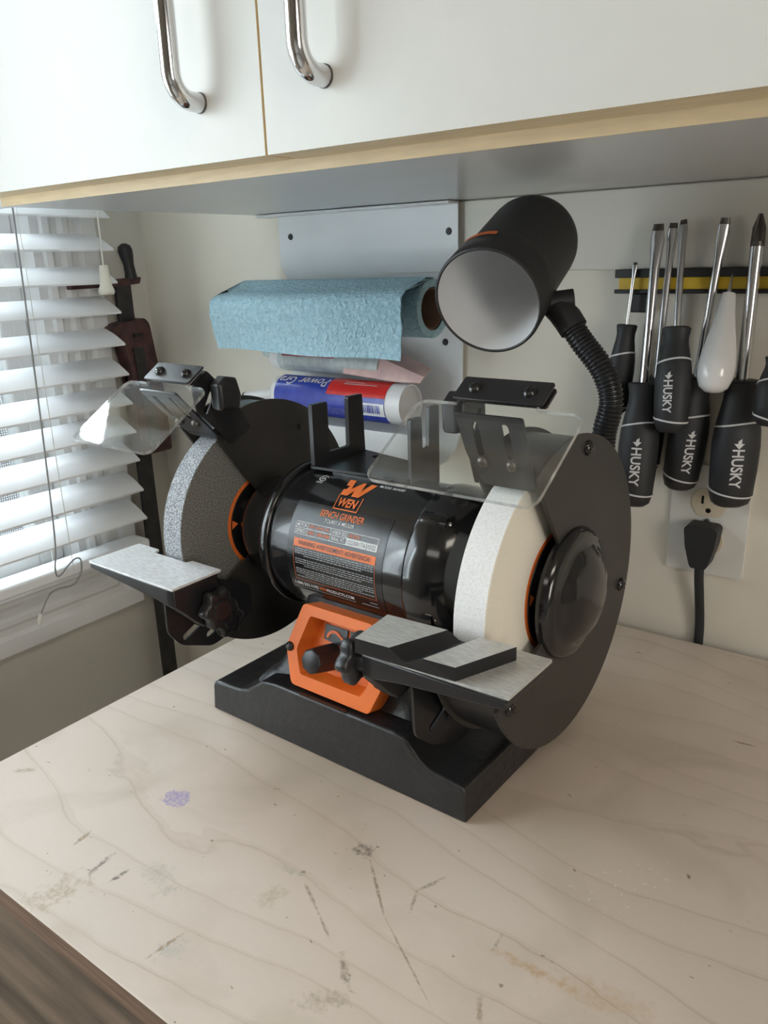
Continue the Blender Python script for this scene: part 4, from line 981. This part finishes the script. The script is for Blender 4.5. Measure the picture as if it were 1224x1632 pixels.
knob(-.1190, .0080, .0960, .0150, .0110, 1)
# right rest with drill groove block
WR = .1550
rr2 = go(G().prism([(.0995, WR - .002), (.2070, WR - .002), (.2070, WR - .0072), (.1280, WR - .0150), (.1080, WR - .0185), (.0995, WR - .0180)], 'y', -.0585, -.0085), 'tool_rest', 'black_satin', bevel=.0012)
rr2['label'] = 'grooved tool rest in front of the white wheel'
orr = [(.0990, -.0592), (.2072, -.0550), (.2072, .0015), (.1690, .0000), (.1660, -.0085), (.1300, -.0085), (.1290, -.0030), (.0990, -.0030)]
go(G().plate(rpoly(orr, .0008, 2), [], XY, WR - .002, WR), 'rest_plate', 'machined_aluminium_plain', parent=rr2)
hb = .0105
fr_ = [(.0975, 0), (.0975, hb), (.1240, hb), (.1345, .0042), (.1380, .0042), (.1496, hb - .0005), (.1716, hb - .0010), (.1716, 0)]
bk_ = [(.0935, 0), (.0935, hb), (.1412, hb), (.1515, .0042), (.1550, .0042), (.1637, hb - .0005), (.1890, hb - .0010), (.1890, 0)]
vf = [-.0625, -.0625, -.0605, -.0600, -.0600, -.0595, -.0570, -.0570]; vb = [-.0215, -.0215, -.0185, -.0180, -.0180, -.0150, -.0125, -.0125]
g = G().loft([[(p[0], v_, WR + .0001 + p[1]) for p, v_ in zip(fr_, vf)], [(p[0], v_, WR + .0001 + p[1]) for p, v_ in zip(bk_, vb)]])
gb = go(g, 'groove_block', ['black_satin', 'machined_aluminium_plain'], parent=rr2)
for p in gb.data.polygons:
    if p.normal.z > .985 and p.center.z > WR + .008: p.material_index = 1
go(G().prism([(-.0585, WR - .002), (-.0085, WR - .002), (-.0100, .124), (-.0180, .110), (-.0300, .108), (-.0420, .118), (-.0585, .136)], 'x', .0990, .1085), 'rest_arm', 'black_satin', parent=rr2, bevel=.0015)
go(G().plate(rpoly([(-.0250, .1380), (-.0215, .0760), (-.0010, .0580), (.0380, .0400), (.0620, .0450), (.0700, .0900), (.0300, .1380)], .006), [slot(-.0020, .0735, .0150, .0810, .0060), slot(.0200, .0700, .0330, .0760, .0055)], YZ, .1130, .1155), 'rest_bracket', 'black_satin', bevel=.0005)
go(G().tube([(.1285, .030, .092), (.1150, .030, .092)], .005, 14), 'bracket_bolt', 'steel')
knob(.0930, -.0500, .1430, .0165, .0110, -1)

# --- spark guards, eye shields and brackets
SL = math.atan2(.042, .065)
def shield_set(uc, v0, w0, u0, u1, f0, f1, su, kn, mir):
    # frame of the shield sheet: x along u, y up the slope, z normal; origin at its top edge
    Mx = Matrix.Translation((0, v0, w0)) @ Matrix.Rotation(SL, 4, 'X')
    def on(p, t): return tuple(Mx @ Vector((p[0], p[1], t)))
    g = G(); g.plate(rpoly([(u0, -.0785), (u1, -.0785), (u1, -.002), (f1 - .004, -.002), (f1 - .004, .016), (f0 + .004, .016), (f0 + .004, -.002), (u0, -.002)], [.010, .010, .010, .001, .001, .001, .001, .010], 6), [], on, -.0014, .0014, side_mi=1)
    sh = go(g, 'eye_shield', ['clear_acrylic', 'acrylic_edge']); sh['label'] = 'clear acrylic eye shield'
    br_ = go(G().plate(rpoly([(f0, .000), (f1, .000), (f1, .0215), (f0, .0215)], .0020, 3), [], on, .0017, .0035), 'shield_bracket', 'black_satin', bevel=.0004)
    for x in (f0 + .013, f1 - .013): screw(on((x, .0105), .0036), tuple(Mx.to_3x3() @ Vector((0, 0, 1))), .0048, br_, 'black_gloss')
    # lower clamp strip and the folded arm down to the guard
    go(G().plate(rpoly([(f0, .004), (f1, .004), (f1, .0215), (f0, .0215)], .0020, 3), [], on, -.0035, -.0017), 'clamp_strip', 'black_satin', parent=br_)
    # spark guard plate: from rim tip up to the bracket
    a, b = Vector((v0 - .012, w0 - .004)), Vector((AV - (RG - .001) * math.cos(R(60)), AW + (RG - .001) * math.sin(R(60)) - .004))
    d = (b - a).normalized(); nrm = Vector((d.y, -d.x)); ln = (b - a).length
    if nrm.x > 0: nrm = -nrm
    def sp(p, t):
        q_ = a + d * p[1] + nrm * t; return (p[0], q_.x, q_.y)
    x0, x1 = su
    g = G(); g.plate(rpoly([(x0, 0), (x1, 0), (x1, ln + .006), (x0 + .010, ln + .006), (x0 + .002, ln * .62)], [.002, .002, .003, .006, .004], 4), [slot(x0 + .014, ln * .16, x0 + .014, ln * .60, .0052), slot(x1 - .014, ln * .16, x1 - .014, ln * .60, .0052)], sp, 0, .0018)
    spg = go(g, 'spark_guard', 'black_satin', bevel=.0004)
    for x in (x0 + .014, x1 - .014): screw(sp((x, ln * .74), .0018), (0, nrm.x, nrm.y), .0042, spg, 'dark_steel')
    # slotted side arm from the bracket back to the guard plate
    ux = x0 - .003 if mir > 0 else x1 + .003
    top = Mx @ Vector((0, .0215, -.001))
    arm = rpoly([(top.y, top.z), (v0 + .002, w0 - .002), (v0 + .004, w0 - .022), (AV - .098 * math.cos(R(62)), AW + .098 * math.sin(R(62))), (AV - .100 * math.cos(R(78)), AW + .100 * math.sin(R(78))), (AV - .122 * math.cos(R(74)), AW + .122 * math.sin(R(74))), (top.y + .010, top.z - .010)], .003, 3)
    go(G().plate(arm, [slot(v0 + .014, w0 - .024, v0 + .022, w0 - .010, .0050)], YZ, ux - .001, ux + .001), 'shield_arm', 'black_satin', bevel=.0004)
    ku, kv, kw = kn
    g = G()
    hx = [(-.011, -.013), (.010, -.015), (.0135, -.003), (.009, .013), (-.003, .0155), (-.012, .009)]
    g.loft([[(ku + t, kv + p[0] * k_, kw + p[1] * k_) for p in hx] for t, k_ in ((-.007 * mir * -1, .72), (-.004, 1), (.004, 1), (.007, .8))] if False else
           [[(ku + t, kv + p[0] * k_, kw + p[1] * k_) for p in hx] for t, k_ in ((-.0075, .80), (-.0050, 1), (.0050, 1), (.0075, .80))])
    g.lathe([(.005, min(ku, ux)), (.005, max(ku, ux))], 'x', (kv, kw), 14)
    go(g, 'shield_knob', 'black_satin', bevel=.0012)
shield_set(UR, .0300, .3080, .0880, .2105, .1145, .1810, (.1240, .1740), (.1050, .0510, .2960), 1)
shield_set(UL, .0090, .3040, -.2165, -.1085, -.1940, -.1330, (-.1870, -.1370), (-.1210, .0360, .2945), -1)

# --- work lamp on gooseneck
lm_p = Vector((.0755, .1392, .3656)); la = Vector((-.15, .90, .38)).normalized()
LM = Matrix.Translation(lm_p) @ la.to_track_quat('Z', 'Y').to_matrix().to_4x4()
g = G(); g.M = LM
prf = [(.0416, .0008), (.0426, .0), (.0440, .0006), (.0444, .0030), (.0440, .0220), (.0433, .0380), (.0416, .0400), (.0409, .0420), (.0405, .1120)]
for i in range(1, 11): a = i / 10 * pi / 2; prf.append((.0405 * math.cos(a), .1120 + .0405 * math.sin(a)))
g.lathe(prf, 'z', (0, 0), 72); shd = go(g, 'lamp_shade', 'black_matte', smooth=45)
g = G(); g.M = LM
g.lathe([(.0417, .0008), (.0416, .004), (.0408, .020), (.0370, .060), (.0330, .095), (.0220, .115), (.0100, .120), (0, .1205)], 'z', (0, 0), 64); go(g, 'reflector', 'lamp_white', parent=shd, smooth=60)
# sticker on the rim: orange band above black
upl = (LM.to_quaternion().inverted() @ Vector((0, 0, 1))); a_up = math.atan2(upl.y, upl.x)
gs = LM.to_quaternion()
def shm(a, z, dr): r = .0442 + dr; return tuple(LM @ Vector((r * math.cos(a), r * math.sin(a), z)))
lf = (LM.to_quaternion().inverted() @ Vector((-.16, -.30, .94))); a_l = math.atan2(lf.y, lf.x)
v, f = grid2d(a_l - .32, .008, a_l + .32, .030, 14, 1); go(G().add([shm(p[0], p[1], .0003) for p in v], f), 'sticker', 'black_print', parent=shd)
v, f = grid2d(a_l - .32, .024, a_l + .32, .030, 14, 1); go(G().add([shm(p[0], p[1], .0007) for p in v], f), 'sticker_band', 'orange_print', parent=shd)
g = G()
for i in range(3):
    v, f = grid2d(a_l - .22, .0125 + i * .0035, a_l + .22 - .1 * i, .0133 + i * .0035, 6, 1); g.add([shm(p[0], p[1], .0007) for p in v], f)
go(g, 'sticker_text', 'grey_print', parent=shd)
# neck: ribbed hose
jt = LM @ Vector((0, 0, .070))
side = Vector((.135, .193, .3590))
npath = smoothpath([(.1560, .190, .140), (.1560, .190, .2100), (.1560, .190, .2570), (.1605, .190, .2870), (.1520, .190, .3110), (.1330, .1905, .3330), (.1170, .192, .3530)], 24)
# even arc-length samples, radius rippled
acc = [0]
for i in range(1, len(npath)): acc.append(acc[-1] + (npath[i] - npath[i - 1]).length)
def at_len(s_):
    for i in range(1, len(acc)):
        if acc[i] >= s_: t = (s_ - acc[i - 1]) / max(1e-9, acc[i] - acc[i - 1]); return npath[i - 1].lerp(npath[i], t)
    return npath[-1]
rib = .0032; n = int(acc[-1] / rib); P_, Q_ = [], []
for i in range(n):
    for dt, r_ in ((0, .0086), (.28, .0098), (.62, .0098), (.9, .0086)): P_.append(at_len((i + dt) * rib)); Q_.append(r_)
go(G().tube(P_, Q_, 18), 'gooseneck', 'black_satin', smooth=30)
end = npath[-1]; dr_ = (npath[-1] - npath[-4]).normalized()
tgt = LM @ Vector((0, 0, .062)); dd = (tgt - end).normalized()
go(G().tube([end - dr_ * .014, end - dr_ * .004, end + dd * .006, end + dd * .020], [.0115, .0118, .0110, .0100], 18), 'neck_joint', 'black_matte', smooth=50)
go(G().lathe([(.0, -.009), (.011, -.009), (.012, -.006), (.012, .006), (.011, .009), (0, .009)], 'x', (0, 0), 24).__class__().tube([end + dd * .010 + Vector((-.004, -.004, .004)), end + dd * .010 + Vector((.012, .006, .006))], .0085, 16), 'tilt_knob', 'black_matte', smooth=50)
go(G().box((.138, .176, .120), (.174, .204, .150)).box((.120, .150, .126), (.150, .204, .144)), 'lamp_mount', 'black_satin', bevel=.003)
